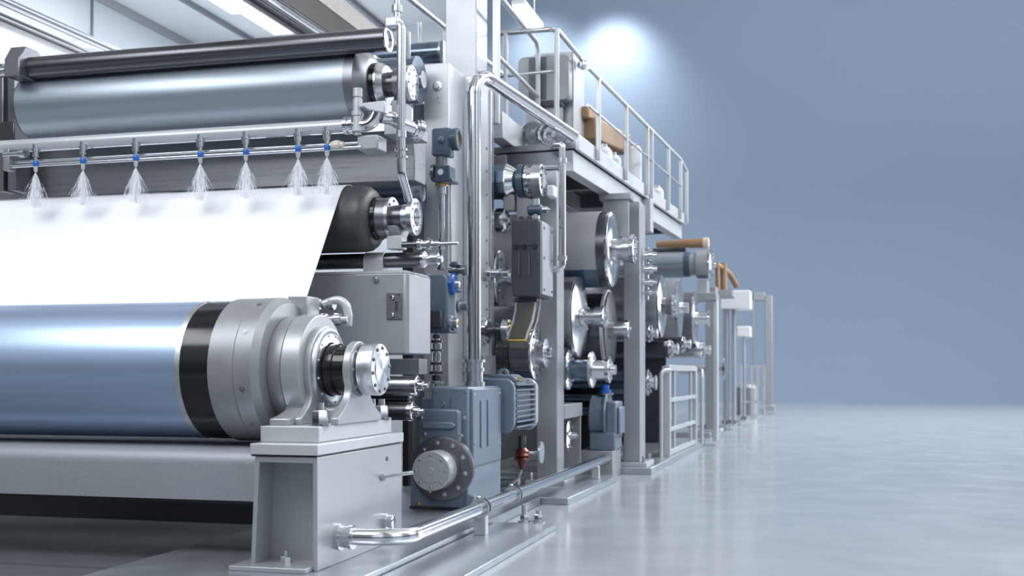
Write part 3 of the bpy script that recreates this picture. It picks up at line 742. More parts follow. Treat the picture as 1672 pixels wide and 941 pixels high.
t.bolts((fxx, y0-.09, fz), (0, -1, 0), 42*s_, 10, .018, .022, STEEL, a0=.3)
t.part('seal_ring', MB().lathe((fxx, y0-.085, fz), (0, -1, 0), [(0, 33*s_), (.03, 33*s_), (.03, 29*s_), (.06, 29*s_)], 64), GUN)
sc_ = t.part('shaft_cap', MB().lathe((fxx, y0-.14, fz), (0, -1, 0), [(0, 28*s_), (.03, 31.5*s_), (.26, 31.5*s_), (.27, 30.5*s_), (.272, 19*s_), (.277, 18.6*s_), (.277, 6*s_), (.282, 5.5*s_), (.282, 1*s_)], 64), PAINT)
t.bolts((fxx, y0-.411, fz), (0, -1, 0), 25*s_, 8, .013, .008, STEEL, sc_)
sd = t.part('side_cover', bx(xr-.01, xr+.035, y0+.12, y1-.06, PZ(765, 765, y0), ztp-.02), BLUE, bevel=.012)
for yy in (y0+.36, y0+.62): t.part('side_rib', bx(xr+.03, xr+.05, yy, yy+.05, .72, 1.22), BLUE, sd, bevel=.008)
for yy, zq in ((y0+.16, .78), (y0+.16, 1.28), (y1-.12, .72), (y1-.12, 1.28)): t.part('screw', MB().lathe((xr+.035, yy, zq), EX, [(0, .015), (.012, .013)], 10), STEEL, sd)
npl = t.part('name_plate', bx(xr-.002, xr+.020, y0+.62, y0+.92, .555, .64), YELLOW)
for q in (.66, .80): t.part('plate_mark', bx(xr+.018, xr+.023, y0+q, y0+q+.07, .565, .63), SLATE, npl)
for px, py in ((683, 823), (760, 795), (765, 755), (677, 740)):
    q = P(px, py, y0); t.part('bolt', MB().hexa((min(q.x, xr-.04), y0, q.z), (0, -1, 0), .018, .02), BRASS if px == 683 else STEEL)
ly_ = bx(P(768, 822, y0).x-.05, P(768, 822, y0).x+.05, y0-.03, y0+.05, zb, zb+.14); t.part('lug', ly_, BLUE, bevel=.015)
for px, py in ((707, 640), (757, 640)):
    q = P(px, py, y0); t.part('screw', MB().lathe((q.x, y0+.06, q.z), (0, -1, 0), [(0, .016), (.012, .014)], 10), STEEL)
t.part('foot_plate', bx(xl-.02, xr+.02, y0+.03, y1+.0, .1, zb), SLATE)
mk = MB()
for p0, p1 in (((722, 655), (726, 662)), ((726, 662), (722, 667)), ((722, 667), (720, 660)), ((736, 652), (735, 668))): mk.tube([P(*p0, y0+.06), P(*p1, y0+.06)], .006, 6)
t.part('casting_mark', mk, BLUED)
t.done()

t = Thing('electric_motor', 'blue-grey finned electric motor behind the gearbox', 'motor')
mx_, mz, mr_ = -3.54, 1.13, .28
def rsq(r, k=.36, n=8, x=mx_, z=mz, zs=1.08):
    o = []
    for cx, cz, a0 in ((1, 1, 0), (-1, 1, PI/2), (-1, -1, PI), (1, -1, 3*PI/2)):
        for i in range(n+1):
            a = a0 + PI/2*i/n
            o.append((x + cx*r*(1-k) + r*k*math.cos(a), z + (cz*r*(1-k) + r*k*math.sin(a))*zs))
    return o
t.part('bell_flange', MB().prism(rsq(.29), 'y', 12.265, 12.30), BLUE, bevel=.02)
t.part('front_bell', MB().prism(rsq(.26), 'y', 12.30, 12.38, rsq(.275)), BLUE)
fn = t.part('stator', MB().prism(rsq(.235, .5), 'y', 12.38, 13.3), BLUE)
fb = MB()
for k in range(9):
    zq = mz-.24 + k*.06
    fb.box(mx_+.15, mx_+.29, 12.40, 13.29, zq-.010, zq+.010)
for k in range(7):
    xq = mx_-.18 + k*.06
    fb.box(xq-.008, xq+.008, 12.40, 13.29, mz+.2, mz+.295)
t.part('cooling_fins', fb, BLUE, fn)
t.part('top_plate', MB().prism([(mx_-.05, mz+.27), (mx_+.26, mz+.27), (mx_+.28, mz+.31), (mx_+.2, mz+.36), (mx_-.05, mz+.36)], 'y', 12.42, 12.8), BLUE, bevel=.015)
t.part('lifting_eye', MB().ring((mx_+.10, 12.5, mz+.37), (0, 1, 0), [(-.02, .03), (-.02, .06), (.02, .06), (.02, .03)], 24), BLUE)
t.part('fan_cover', MB().prism(rsq(.292), 'y', 13.3, 13.48, rsq(.275)), PAINTL, bevel=.015, label='pale grey fan cover')
t.part('label_plate', bx(mx_+.272, mx_+.285, 12.48, 12.66, mz+.28, mz+.33), BRASS)
t.done()
t = Thing('oil_pump', 'small copper and steel fitting hanging below the finned motor', 'pump')
a = P(852, 712, 12.9)
t.part('stem', MB().cyl(a, a-Vector((0, 0, .16)), .05), DARKST)
t.part('coil', MB().lathe(a-Vector((0, 0, .30)), EZ, [(0, .06), (.03, .10), (.05, .085), (.07, .105), (.10, .085), (.12, .09), (.16, .05)], 24), COPPER, label='copper coil')
t.part('bowl', MB().lathe(a-Vector((0, 0, .40)), EZ, [(0, .02), (.05, .045), (.1, .055)], 20), COPPER)
t.part('hose', MB().tube([a-Vector((0, 0, .38)), a-Vector((.03, .05, .5)), a-Vector((.14, .1, .58)), a-Vector((.32, .1, .60))], .016, 10, bend=.06), GUN)
t.part('disc', MB().cyl(a+Vector((.2, .1, -.2)), a+Vector((.22, .1, -.2)), .13), STEEL)
t.part('disc_arm', MB().cyl(a+Vector((.03, .02, -.2)), a+Vector((.2, .1, -.2)), .018), STEEL)
t.done()
solo('floor_pipe', MB().cyl((-4.3, 13.3, .2), (-3.46, 13.3, .2), .06), STEEL, 'short grey pipe low on the floor behind the gearbox', 'pipe')

# floor pipe
t = Thing('floor_pipe', 'long polished pipe running along the floor past the gearbox', 'pipe')
t.part('pipe_body', MB().tube([(-3.39, 7.74, .295), (-2.90, 7.80, .295), (-2.85, 16.85, .295)], .062, 26, bend=.42, seg=12), CHROME)
t.part('flange', MB().lathe((-3.39, 7.74, .295), EX, [(0, .10), (.03, .10), (.03, .082), (.09, .082), (.09, .09), (.12, .09)], 30), CHROME)
for k, yy in enumerate((9.72, 10.85)):
    x = -2.885
    for dy in (-.05, .03): t.part('clamp_ring', MB().cyl((x, yy+dy, .295), (x, yy+dy+.03, .295), .088, n=28), CHROME)
    t.part('clamp_bolt', MB().hexa((x-.02, yy, .36), EZ, .022, .04), STEEL)
t.part('support_foot', bx(-2.94, -2.83, 9.68, 9.78, .055, .25), PAINTL, bevel=.006)
t.part('support_foot', bx(-2.90, -2.80, 15.0, 15.1, .08, .25), PAINTL, bevel=.006)
t.part('end_cap', MB().cyl((-2.85, 16.8, .295), (-2.85, 16.88, .295), .072), CHROME)
t.done()
# ================================================================== rolls between the tall post and the thick post
XC = XA(-4.05)
t = Roll('nose_roll', 'blue-grey cone-nosed roll with bolted hub under the platform beam', 'roll', 13.75, 850, 296)
t.seg('body', BLUEST, [(XC, 29), (829, 30)], n=10)
t.seg('nose', CHROME, [(829, 30), (831, 30), (845, 20), (848, 18)], n=10)
t.seg('seal', BLUED, [(848, 27), (858, 27)], n=48)
t.seg('flange', CHROME, [(860, 26), (864, 26), (864, 22), (874, 22)], n=48)
c = t.seg('end_cap', STEEL, [(872, 26), (886, 26), (887, 24), (887, 14), (889, 13), (889, 5)], n=48)
t.boltring((t.X(887), t.Y, t.z), EX, t.R(19), 6, .02, .02, GUN, c)
t.done()
t = Thing('roll_bracket', 'grey bracket plate below the cone-nosed roll', 'bracket')
t.part('plate', MB().prism([(PX(842, 13.7), PZ(842, 352, 13.7)), (PX(850, 13.7), PZ(850, 362, 13.7)), (PX(865, 13.7), PZ(860, 350, 13.7)), (PX(870, 13.7), PZ(870, 325, 13.7)), (PX(842, 13.7), PZ(842, 318, 13.7))], 'y', 13.72, 13.78), CAST, bevel=.01)
t.part('block', bx(PX(823, 13.7), PX(841, 13.7), 13.66, 13.8, PZ(830, 345, 13.7), PZ(830, 318, 13.7)), CAST, bevel=.01)
t.done()
t = Thing('clamp_link', 'dark clamp with steel pin above the slate control box', 'clamp')
a = P(878, 343, 13.3)
t.part('clamp_body', MB().lathe(a-Vector((.12, 0, 0)), EX, [(0, .05), (.02, .07), (.16, .07), (.18, .05)], 20), BLUED)
t.part('pin', MB().lathe(a+Vector((.05, 0, 0)), EX, [(0, .04), (.07, .04), (.07, .02), (.10, .02)], 16), STEEL)
t.part('post', MB().cyl(P(875, 358, 13.3), P(875, 325, 13.3), .045), STEEL)
t.done()
solo('junction_block', bx(PX(893, 13.9), PX(906, 13.9), 13.85, 14.05, PZ(900, 322, 13.9), PZ(900, 303, 13.9)), WHITE, 'small white block beside the cone-nosed roll hub', 'fitting', bevel=.02)
t = Roll('small_roll', 'small steel roll with slotted end cap left of the slate box', 'roll', 13.75, 825, 360)
t.seg('body', STEEL, [(XC, 16), (812, 16)], n=40)
c = t.seg('end_cap', CHROME, [(810, 18), (812, 20), (826, 20), (829, 16), (829, 4)], n=40)
t.boltring((t.X(829)-.0, t.Y, t.z), EX, t.R(11), 5, .018, .018, GUN, c); t.done()
t = Roll('disc_roll', 'steel roll with wide bright disc partly behind the slate box', 'roll', 13.86, 822, 455)
t.seg('body', DARKST, [(XC, 38), (816, 38)], n=48)
c = t.seg('disc', CHROME, [(816, 45), (819, 46), (820, 44), (820.5, 20)], n=56)
t.seg('hub', STEEL, [(820, 12), (832, 12), (832, 16), (838, 16)], n=32); t.boltring((t.X(820.3), t.Y, t.z), EX, t.R(32), 6, .02, .02, GUN, c); t.done()
t = Roll('shaft_stub', 'chrome shaft stub with flange right of the tall post, above brass cap', 'shaft', 13.2, 805, 447)
t.seg('flange', CHROME, [(XA(-3.858), 12), (803, 12), (803, 8), (816, 7), (816, 9), (820, 9)], n=28); t.seg('tip', STEEL, [(820, 5), (830, 5)], n=20); t.done()
solo('guard_plate', bx(-4.04, PX(850, 14.06), 14.06, 14.1, PZ(830, 500, 14.0), PZ(830, 465, 14.0)), CAST, 'grey guard plate below the bright disc roll', 'guard panel')
t = Roll('brass_cap_shaft', 'dark shaft with brass faced end cap right of big pipe', 'shaft', 13.15, 815, 540)
t.seg('flange', CHROME, [(XA(-3.858), 21), (797, 21), (798, 19), (798, 12)], n=36)
t.seg('shaft', DARKST, [(797, 10), (808, 10), (808, 13), (811, 13), (811, 11), (822, 11)], n=32)
cp = t.seg('cap_rim', STEEL, [(822, 18), (832, 18), (833, 17)], n=40)
t.seg('cap_face', BRASS, [(833, 15.5), (834, 15), (834, 9), (837, 8), (837, 3)], n=40, under=cp, label='brass face')
t.boltring((t.X(834), t.Y, t.z), EX, t.R(12), 6, .014, .012, BRASS, cp); t.done()
t = Roll('drive_roll', 'dark lower roll with large bolted flange above the finned motor', 'roll', 13.72, 880, 577)
t.seg('body', DARKST, [(XC, 29), (836, 29)], n=48)
t.seg('sleeve', GUN, [(836, 27), (838, 28.5), (873, 28.5)], n=48)
c = t.seg('flange', CHROME, [(873, 44), (876, 45), (877, 43)], n=60)
t.boltring((t.X(877), t.Y, t.z), EX, t.R(37), 8, .022, .016, GUN, c)
t.seg('hub', STEEL, [(877, 23), (879, 23), (879, 21), (890, 21), (890, 24), (892, 24), (893, 14)], n=44)
t.seg('nose', CHROME, [(892, 11), (900, 11), (900, 7), (903, 7)], n=28); t.done()
# slate control box and its duct
t = Thing('control_box', 'slate grey control box with pale side cover before the thick post', 'control box')
x0, x1 = PX(835, 12.82), PX(880, 12.82); z0, z1 = PZ(860, 484, 12.82), PZ(860, 358, 12.82)
t.part('case', MB().prism([(x0+.02, z0), (x1, z0), (x1, z1), (x0+.03, z1), (x0, z1-.05), (x0, z0+.08)], 'y', 12.82, 13.40), SLATE, bevel=.012)
zl = PZ(860, 402, 12.82)
t.part('upper_cover', bx(x0+.01, x1-.005, 12.805, 12.83, zl, z1-.02), SLATE, bevel=.006)
for xq in (x0+.06, x0+.16, x1-.05): t.part('clip', bx(xq-.02, xq+.02, 12.79, 12.81, zl-.03, zl+.02), VOID)
hd = MB()
hd.tube([(x0+.10, 12.81, zl-.06), (x0+.10, 12.78, zl-.08), (x0+.10, 12.78, zl-.34), (x0+.10, 12.81, zl-.36)], .008, 8)
hd.tube([(x0+.22, 12.81, zl-.06), (x0+.22, 12.78, zl-.08), (x0+.22, 12.78, zl-.34), (x0+.22, 12.81, zl-.36)], .008, 8)
t.part('handle', hd, GUN)
sdc = t.part('side_cover', bx(x1, x1+.04, 12.84, 13.38, z0+.02, z1-.03), PAINT, bevel=.01, label='pale grey side cover')
for yy in (12.9, 13.3):
    for zq in (z0+.08, z1-.1, (z0+z1)/2): t.part('screw', MB().lathe((x1+.04, yy, zq), EX, [(0, .018), (.015, .015)], 10), GUN, sdc)
for q in (x0+.1, x0+.2): t.part('top_lug', bx(q-.03, q+.03, 12.9, 13.0, z1, z1+.05), SLATE, bevel=.008)
t.done()
t = Thing('curved_duct', 'curved translucent grey duct below the slate control box', 'duct')
pts = [P(860, 486, 13.1), P(859, 505, 13.1), P(855, 525, 13.1), P(848, 543, 13.1), P(845, 554, 13.1)]
w = .115; mbd = MB(); vs = []; fs = []
for i, p in enumerate(pts):
    vs += [p+Vector((-w, -.05, 0)), p+Vector((w, -.05, 0)), p+Vector((w, .08, 0)), p+Vector((-w, .08, 0))]
for i in range(len(pts)-1):
    for k in range(4): fs.append((4*i+k, 4*i+(k+1) % 4, 4*i+4+(k+1) % 4, 4*i+4+k))
fs += [(3, 2, 1, 0), tuple(4*(len(pts)-1)+k for k in range(4))]
t.part('duct_body', mbd.add(vs, fs), PLASTIC, bevel=.01)
t.part('edge_strip', MB().tube([p+Vector((w, -.05, 0)) for p in pts], .014, 10), CREAM)
t.part('edge_strip', MB().tube([p+Vector((w+.03, .06, 0)) for p in pts], .012, 10), PAINTL)
t.part('edge_strip', MB().tube([p+Vector((-w, -.05, 0)) for p in pts], .012, 10), PAINTL)
t.part('lower_ring', MB().cyl(pts[-1]+Vector((-.1, -.06, -.02)), pts[-1]+Vector((.13, -.06, -.02)), .02), BRASS)
t.part('upper_collar', bx(pts[0].x-.14, pts[0].x+.14, 13.03, 13.2, pts[0].z-.06, z0), SLATE, bevel=.008)
t.done()

# ================================================================== thick posts
def post(px0, px1, Y, dY, z0, z1, label, plate_w=.12, m=PAINT):
    t = Thing('steel_post', label, 'post', 'machine posts')
    x0, x1 = PX(px0, Y), PX(px1, Y)
    t.part('post_body', bx(x0, x1, Y, Y+dY, z0+.06, z1), m, bevel=.012)
    t.part('foot_plate', bx(x0-plate_w, x1+plate_w, Y-plate_w, Y+dY+plate_w, z0, z0+.06), PAINTL, bevel=.006)
    for bx_ in (x0-plate_w*.5, x1+plate_w*.5):
        for by_ in (Y-plate_w*.5, Y+dY+plate_w*.5):
            t.part('anchor_bolt', MB().hexa((bx_, by_, z0+.06), EZ, .03, .09), STEEL)
    t.done()
post(876, 910, 14.12, .40, .08, 4.10, 'thick grey post standing behind the slate control box')
post(1018, 1045, 17.0, .55, .10, 4.10, 'thick grey post behind the end of floor pipe, under the platform')
post(1152, 1169, 27.0, .7, .12, 3.55, 'blurred grey post beyond the white ladder frame')
post(1181, 1188, 30.1, .5, .12, PZ(1200, 504, 30.0), 'thin blurred post left of the pale end boxes', .02)
post(1195, 1200, 30.3, .5, .12, PZ(1200, 504, 30.0), 'thin blurred post under the pale end box', .02)
post(1213, 1216, 33.1, .5, .12, PZ(1210, 550, 33.0), 'slim blurred post under the smaller pale end box', .05)
# ================================================================== platform
A0 = Vector((-3.0, 14.05)); A1 = Vector((-2.455, 22.3))
dirp = (A1-A0).normalized(); nrm = Vector((dirp.y, -dirp.x))
def pl(s, o=0.0):
    v = A0 + dirp*s + nrm*o; return v
LP = (A1-A0).length
def strip(s0, s1, o0, o1, z0, z1):
    q = [pl(s0, o0), pl(s1, o0), pl(s1, o1), pl(s0, o1)]
    return MB().prism([(v.x, v.y) for v in q], 'z', z0, z1)
t = Thing('platform', 'long raised walkway platform with pale fascia on the thick posts', 'platform')
t.part('deck', strip(.35, LP, -1.15, -.02, 4.42, 4.5), GUN)
t.part('toe_plate', strip(.35, LP, -.02, .03, 4.40, 4.60), PAINTL, bevel=.006)
t.part('side_beam', strip(.36, LP-.05, -.22, -.05, 4.13, 4.40), PAINTL, bevel=.006)
t.part('side_beam', strip(.36, LP-.05, -1.15, -.97, 4.13, 4.40), PAINT, bevel=.006)
for k in range(5): t.part('cross_joist', strip(.4+k*1.85, .52+k*1.85, -.97, -.22, 4.2, 4.41), GUN)
def prail(s0, s1, z, r=.022): 
    a, b = pl(s0, -.0), pl(s1, -.0); return MB().cyl((a.x, a.y, z), (b.x, b.y, z), r, n=14)
t.done()
t = Thing('platform_railing', 'white railing with square posts along the platform edge', 'railing')
def s_of(px):
    # distance along the fascia seen at px
    m = math.tan(math.atan(tt(px))-YAW)
    return (A0.x - m*A0.y)/(m*dirp.y - dirp.x)
for px in (970, 1016, 1051, 1058, 1086, 1106, 1116):
    s = min(s_of(px), LP-.05); 
    q = [pl(s-.035, .032), pl(s+.035, .032), pl(s+.035, .09), pl(s-.035, .09)]
    t.part('railing_post', MB().prism([(v.x, v.y) for v in q], 'z', 4.42, 5.56 if px < 1110 else 5.45), PAINTL, bevel=.006)
sa, sb = s_of(953), min(s_of(1106), LP)
for z, r in ((5.55, .03), (5.05, .018)):
    a, b = pl(sa, .06), pl(sb, .06); t.part('rail', MB().cyl((a.x, a.y, z), (b.x, b.y, z), r, n=14), PAINTL if z > 5.3 else STEEL)
a, b, c = pl(sb, .06), pl(min(s_of(1116), LP-.05), .06), 0
t.part('rail', MB().cyl((a.x, a.y, 5.55), (b.x, b.y, 5.44), .03, n=14), PAINTL)
t.done()
solo('side_girder', bx(-4.05, -3.86, 13.99, 15.8, 4.52, 4.86), PAINTL, 'pale girder from the tall post to the white cabinet', 'beam', bevel=.008)
solo('cable_tray', bx(-4.7, -4.2, 14.12, 17.4, 4.2, 4.40), VOID, 'black cable tray beneath the pale girder', 'cable tray')
t = Thing('bracket_channel', 'short pale channel bracket hanging from the platform beam at second thick post', 'bracket')
v = pl(s_of(1055), .0)
t.part('channel', bx(v.x-.05, v.x+.08, v.y-.05, v.y+.3, 3.85, 4.39), PAINTL, bevel=.006); t.done()
t = Thing('hung_plate', 'grey plate hung between the platform and the second thick post', 'plate')
t.part('web', bx(-3.0, -2.62, 16.4, 16.46, 3.5, 4.12), PAINT, bevel=.006); t.part('flange', bx(-3.05, -2.58, 16.35, 16.7, 4.04, 4.13), PAINT, bevel=.006); t.done()
# near railing on the girder
t = Thing('handrail', 'white near handrail loop beside the tall post', 'railing', 'upper handrails')
hx = -3.82
ya_, yb_ = 13.55, 15.75
zt6, zm = 6.22, 5.46
t.part('top_rail', MB().tube([(hx, 12.9, zt6+.02), (hx, yb_, zt6), (hx, yb_, 4.7)], .035, 16, bend=.16), PAINTL)
t.part('mid_rail', MB().cyl((hx, 13.55, zm), (hx, yb_, zm), .03), PAINTL)
t.part('post', bx(hx-.04, hx+.04, ya_-.04, ya_+.04, 4.6, 6.8), PAINTL, bevel=.006)
t.part('clip', bx(hx-.04, hx+.03, yb_-.04, yb_+.04, 4.6, 4.74), STEEL, bevel=.006)
t.done()
t = Thing('handrail', 'grey steel end handrail turning the corner above the white cabinet', 'railing', 'upper handrails')
e = 14.75; ex = PX(909, e)
zt7 = PZ(909, 47, e)
t.part('top_rail', MB().tube([(-4.2, e, zt7), (ex, e, zt7), (ex+.03, 16.3, zt7)], .034, 16, bend=.12), STEEL)
t.part('rail_joint', MB().lathe((ex+.03, 16.3, zt7-.05), (0, .6, -.4), [(-.05, .03), (-.02, .07), (.04, .08), (.09, .05)], 16), CHROME)
t.part('post', MB().cyl((ex, e, 4.505), (ex, e, zt7), .035), PAINTL)
t.part('post', MB().cyl((PX(826, e), e, 4.865), (PX(826, e), e, zt7), .035), PAINTL)
t.part('mid_rail', MB().tube([(-4.4, e, PZ(830, 125, e)), (PX(905, e), e+.0, PZ(905, 116, e)), (PX(905, e), e+.2, PZ(905, 116, e))], .022, 12, bend=.05), STEEL)
t.done()
t = Thing('handrail', 'steel handrail behind the vertical chrome pipe, left of the tall post', 'railing', 'upper handrails')
t.part('top_rail', MB().cyl((-4.98, 12.4, 6.22), (-4.75, 17.4, 6.22), .04), STEEL)
t.part('lower_rail', MB().cyl((-4.98, 12.4, 5.2), (-4.75, 17.4, 5.2), .03), STEEL)
for px in (684, 709): t.part('post', MB().cyl((PX(px, 14.4), 14.4 + (px-684)*.02, 4.9), (PX(px, 14.4), 14.4 + (px-684)*.02, 6.22), .035), PAINTL)
t.done()
# cabinet on the platform with rounded fan housing
t = Thing('cabinet', 'white cabinet standing on the platform by the railing corner', 'cabinet')
y = 16.15
x0, x1 = PX(872, y), PX(935, y)
t.part('case', bx(x0, x1, y, 16.92, 4.505, PZ(935, 84, y)), PAINT, bevel=.01)
t.part('side_panel', bx(x1, x1+.02, y-.01, 16.92, 4.505, PZ(935, 82, y)), PAINTL, bevel=.004)
t.done()
t = Thing('fan_housing', 'grey rounded housing with dark middle band on the white cabinet front', 'housing')
a, b = P(846, 168, 15.88), P(929, 88, 15.88)
def rrect(x0, x1, z0, z1, r, n=6):
    o = []
    for cx, cz, a0 in ((x1-r, z1-r, 0), (x0+r, z1-r, PI/2), (x0+r, z0+r, PI), (x1-r, z0+r, 3*PI/2)):
        for i in range(n+1): o.append((cx+r*math.cos(a0+PI/2*i/n), cz+r*math.sin(a0+PI/2*i/n)))
    return o
t.part('shell', MB().prism(rrect(a.x, b.x, a.z, b.z, .09), 'y', 15.88, 16.13), CAST, bevel=.01)
t.part('band', bx(a.x+.16, a.x+.42, 15.87, 15.89, a.z+.03, b.z-.02), mat('band_grey', (.10, .11, .13), .4, .2), bevel=.004)
t.part('foot_rail', bx(a.x+.1, b.x-.1, 15.88, 16.1, a.z-.07, a.z), SLATE)
t.part('stand', bx(a.x+.1, b.x-.12, 15.95, 16.05, 4.505, a.z-.07), PAINT)
t.done()
for k, (p0, p1, lb) in enumerate((((952, 178), (985, 205), 'upper brown wrapped beam behind the platform railing'), ((955, 200), (1014, 245), 'lower thicker brown wrapped beam behind the platform railing'))):
    y = 17.0 + .2*k
    a = P(p0[0], p0[1]+ (5, 10)[k], y-.3); b = P(p1[0], p1[1]-(0, 8)[k], y+1.6)
    hw = (.09, .17)[k]
    solo('wrapped_beam', MB().prism([(a.x-hw, a.z-hw), (a.x+hw, a.z-hw), (a.x+hw, a.z+hw), (a.x-hw, a.z+hw)], 'y', a.y, b.y, [(b.x-hw, b.z-hw), (b.x+hw, b.z-hw), (b.x+hw, b.z+hw), (b.x-hw, b.z+hw)]), BROWN, lb, 'beam', 'brown wrapped beams', bevel=.03)
for k, (px, py, lb) in enumerate(((985, 235, 'white canister on the platform nearest the cabinet'), (1000, 250, 'middle white canister on the platform'), (1035, 240, 'tall white canister on the platform beyond the brown beams'), (1072, 292, 'white canister at the far end of platform'))):
    y = (16.6, 17.1, 18.6, 20.8)[k]
    a = P(px, py, y)
    t = Thing('canister', lb, 'canister', 'white canisters on the platform')
    h = (.35, .32, .75, .4)[k]
    t.part('body', MB().lathe((a.x, y, 4.502), EZ, [(0, .13), (h-.06, .13), (h, .09)], 28), WHITE)
    t.part('cap', MB().lathe((a.x, y, 4.5+h), EZ, [(0, .06), (.05, .06), (.05, .03)], 20), STEEL)
    t.done()
for (px, y, h, lb) in ((953, 15.9, .5, 'short'), ):
    pass
# ================================================================== rolls between the two thick posts
t = Roll('felt_roll', 'grey felt roll with bright end disc under the platform', 'roll', 15.85, 985, 408)
t.seg('roll_shell', BLUED, [(XA(-5.0), 61.3), (983, 61.3)], n=72)
ra = t.R(62.4); rb = t.R(61.5)
arc = [(t.Y - ra*math.cos(math.radians(a)), t.z + ra*math.sin(math.radians(a))) for a in range(-36, 121, 6)]
arc += [(t.Y - rb*math.cos(math.radians(a)), t.z + rb*math.sin(math.radians(a))) for a in range(120, -37, -6)]
t.part('felt_cover', MB().prism(arc, 'x', -5.0, t.X(983)), mat('grey_felt', (.42, .43, .45), .5, .25, .06, 8, (.3, 20, 20)), label='pale grey felt wrap')
t.seg('end_shell', DARKST, [(983, 61), (996, 61)], n=72)
c = t.seg('end_disc', CHROME, [(996, 60), (1000, 61), (1003, 56), (1006, 30), (1007, 18)], n=72)
t.seg('shaft', STEEL, [(1004, 17), (1018, 17), (1018, 21), (1030, 21)], n=40)
t.seg('end_cap', CHROME, [(1029, 23), (1036, 24), (1037, 22), (1037, 8), (1041, 7)], n=40)
t.boltring((t.X(1037), t.Y, t.z), EX, t.R(17), 6, .02, .02, STEEL)
t.done()
t = Roll('dryer_cylinder', 'steel dryer cylinder with bright conical disc right of first thick post', 'roll', 15.28, 950, 518)
t.seg('shell', STEEL, [(XA(-5.0), 66), (944, 66)], n=72)
c = t.seg('end_disc', CHROME, [(944, 65.5), (947, 66), (949, 60), (957, 24), (957, 16)], n=72)
t.seg('shaft', STEEL, [(955, 13), (972, 13), (972, 16), (983, 16)], n=36)
t.seg('end_cap', CHROME, [(983, 18), (987, 18), (988, 14), (988, 5), (991, 5)], n=36)
t.boltring((t.X(957), t.Y, t.z), EX, t.R(20), 6, .02, .02, STEEL, c)
t.done()
t = Roll('dryer_cylinder', 'dark dryer cylinder with thin white rim beside second thick post', 'roll', 16.42, 995, 538)
t.seg('shell', DARKST, [(XA(-5.0), 60), (990, 60)], n=72)
t.seg('rim', PAINTL, [(990, 64), (995, 65), (995, 62)], n=72, label='white rim')
t.seg('end_disc', DARKST, [(995, 61), (998, 60), (1003, 30), (1003, 14)], n=72)
t.seg('shaft', STEEL, [(1001, 12), (1020, 12)], n=36); t.seg('end_cap', CHROME, [(1020, 15), (1027, 15), (1028, 12), (1028, 4), (1031, 4)], n=36)
t.done()
t = Roll('flanged_roll', 'small blue roll with two steel flanges below the dryer cylinders', 'roll', 14.86, 960, 604)
t.seg('body', BLUEST, [(XA(-3.9), 18), (930, 18)], n=40)
c = t.seg('near_flange', CHROME, [(926, 33), (930, 33), (932, 28), (932, 10)], n=48)
t.seg('tube', BLUEST, [(932, 16), (968, 16)], n=36)
c2 = t.seg('far_flange', STEEL, [(964, 29), (968, 30), (970, 26), (970, 16), (990, 14)], n=48)
t.seg('end_cap', CHROME, [(990, 21), (996, 22), (997, 18), (997, 9), (1006, 8), (1006, 4)], n=40)
t.boltring((t.X(932), t.Y, t.z), EX, t.R(24), 8, .018, .014, STEEL, c); t.boltring((t.X(997), t.Y, t.z), EX, t.R(15), 6, .018, .014, STEEL, c2)
t.done()
t = Thing('side_bracket', 'grey welded bracket between the thick post and blue pump', 'bracket')
xb = PX(922, 14.53)
t.part('arm', bx(xb-.3, xb+.0, 14.53, 15.7, PZ(930, 683, 14.9), PZ(930, 660, 14.9)), PAINT, bevel=.008)
t.part('web', bx(xb-.3, xb-.02, 15.66, 15.72, .08, PZ(930, 683, 14.9)), PAINT, bevel=.006)
t.done()
t = Roll('valve_disc', 'bolted chrome disc with hub under the welded bracket', 'valve', 14.95, 932, 712)
c = t.seg('disc', CHROME, [(926, 25), (930, 26), (931, 24), (933, 10)], n=44)
t.seg('body', GUN, [(XA(-3.6), 14), (926, 14)], n=36); t.seg('hub', STEEL, [(933, 6), (941, 5), (941, 3), (944, 3)], n=20)
t.boltring((t.X(931), t.Y, t.z), EX, t.R(20), 6, .018, .015, GUN, c); t.done()
# blue pump
def pump(px, y, k, lb, base):
    t = Thing('pump', lb, 'pump', 'blue pumps')
    x = PX(px, y); s = SC(px, y); zc = PZ(px, 690, y) if k == 0 else base+.55
    def cz(p): return PZ(px, p, y)
    R = 46*s*.55
    t.part('body', MB().lathe((x-23*s, y, cz(682)), EX, [(0, 30*s), (3*s, 36*s), (24*s, 36*s), (27*s, 33*s)], 40), BLUE)
    t.part('flange', MB().lathe((x+2*s, y, cz(682)), EX, [(0, 40*s), (3*s, 41*s), (5*s, 40*s)], 40), BLUE)
    t.part('side_case', bx(x+6*s, x+24*s, y-.28, y+.28, cz(715), cz(655)), BLUE, bevel=.03)
    t.part('side_lid', bx(x+24*s, x+29*s, y-.22, y+.22, cz(708), cz(664)), BLUE, bevel=.02)
    t.part('foot', bx(x-20*s, x+22*s, y-.3, y+.3, base, cz(705)), BLUE, bevel=.02)
    t.part('inlet', MB().lathe((x, y, cz(645)), EZ, [(0, 10*s), (8*s, 10*s), (8*s, 7*s), (16*s, 7*s)], 24), BLUEBR)
    t.part('inlet_ring', MB().lathe((x, y, cz(645)), EZ, [(0, 14*s), (3*s, 14*s)], 24), CHROME)
    t.done()
solo('pump_plinth', bx(PX(966, 16.45)-.1, PX(1012, 16.45)-.02, 15.95, 16.66, .0, PZ(988, 734, 16.3)), PAINT, 'grey plinth under the blue pump beside the second thick post', 'plinth', bevel=.01)
pump(988, 16.3, 0, 'round blue pump beside the second thick post', PZ(988, 734, 16.3))
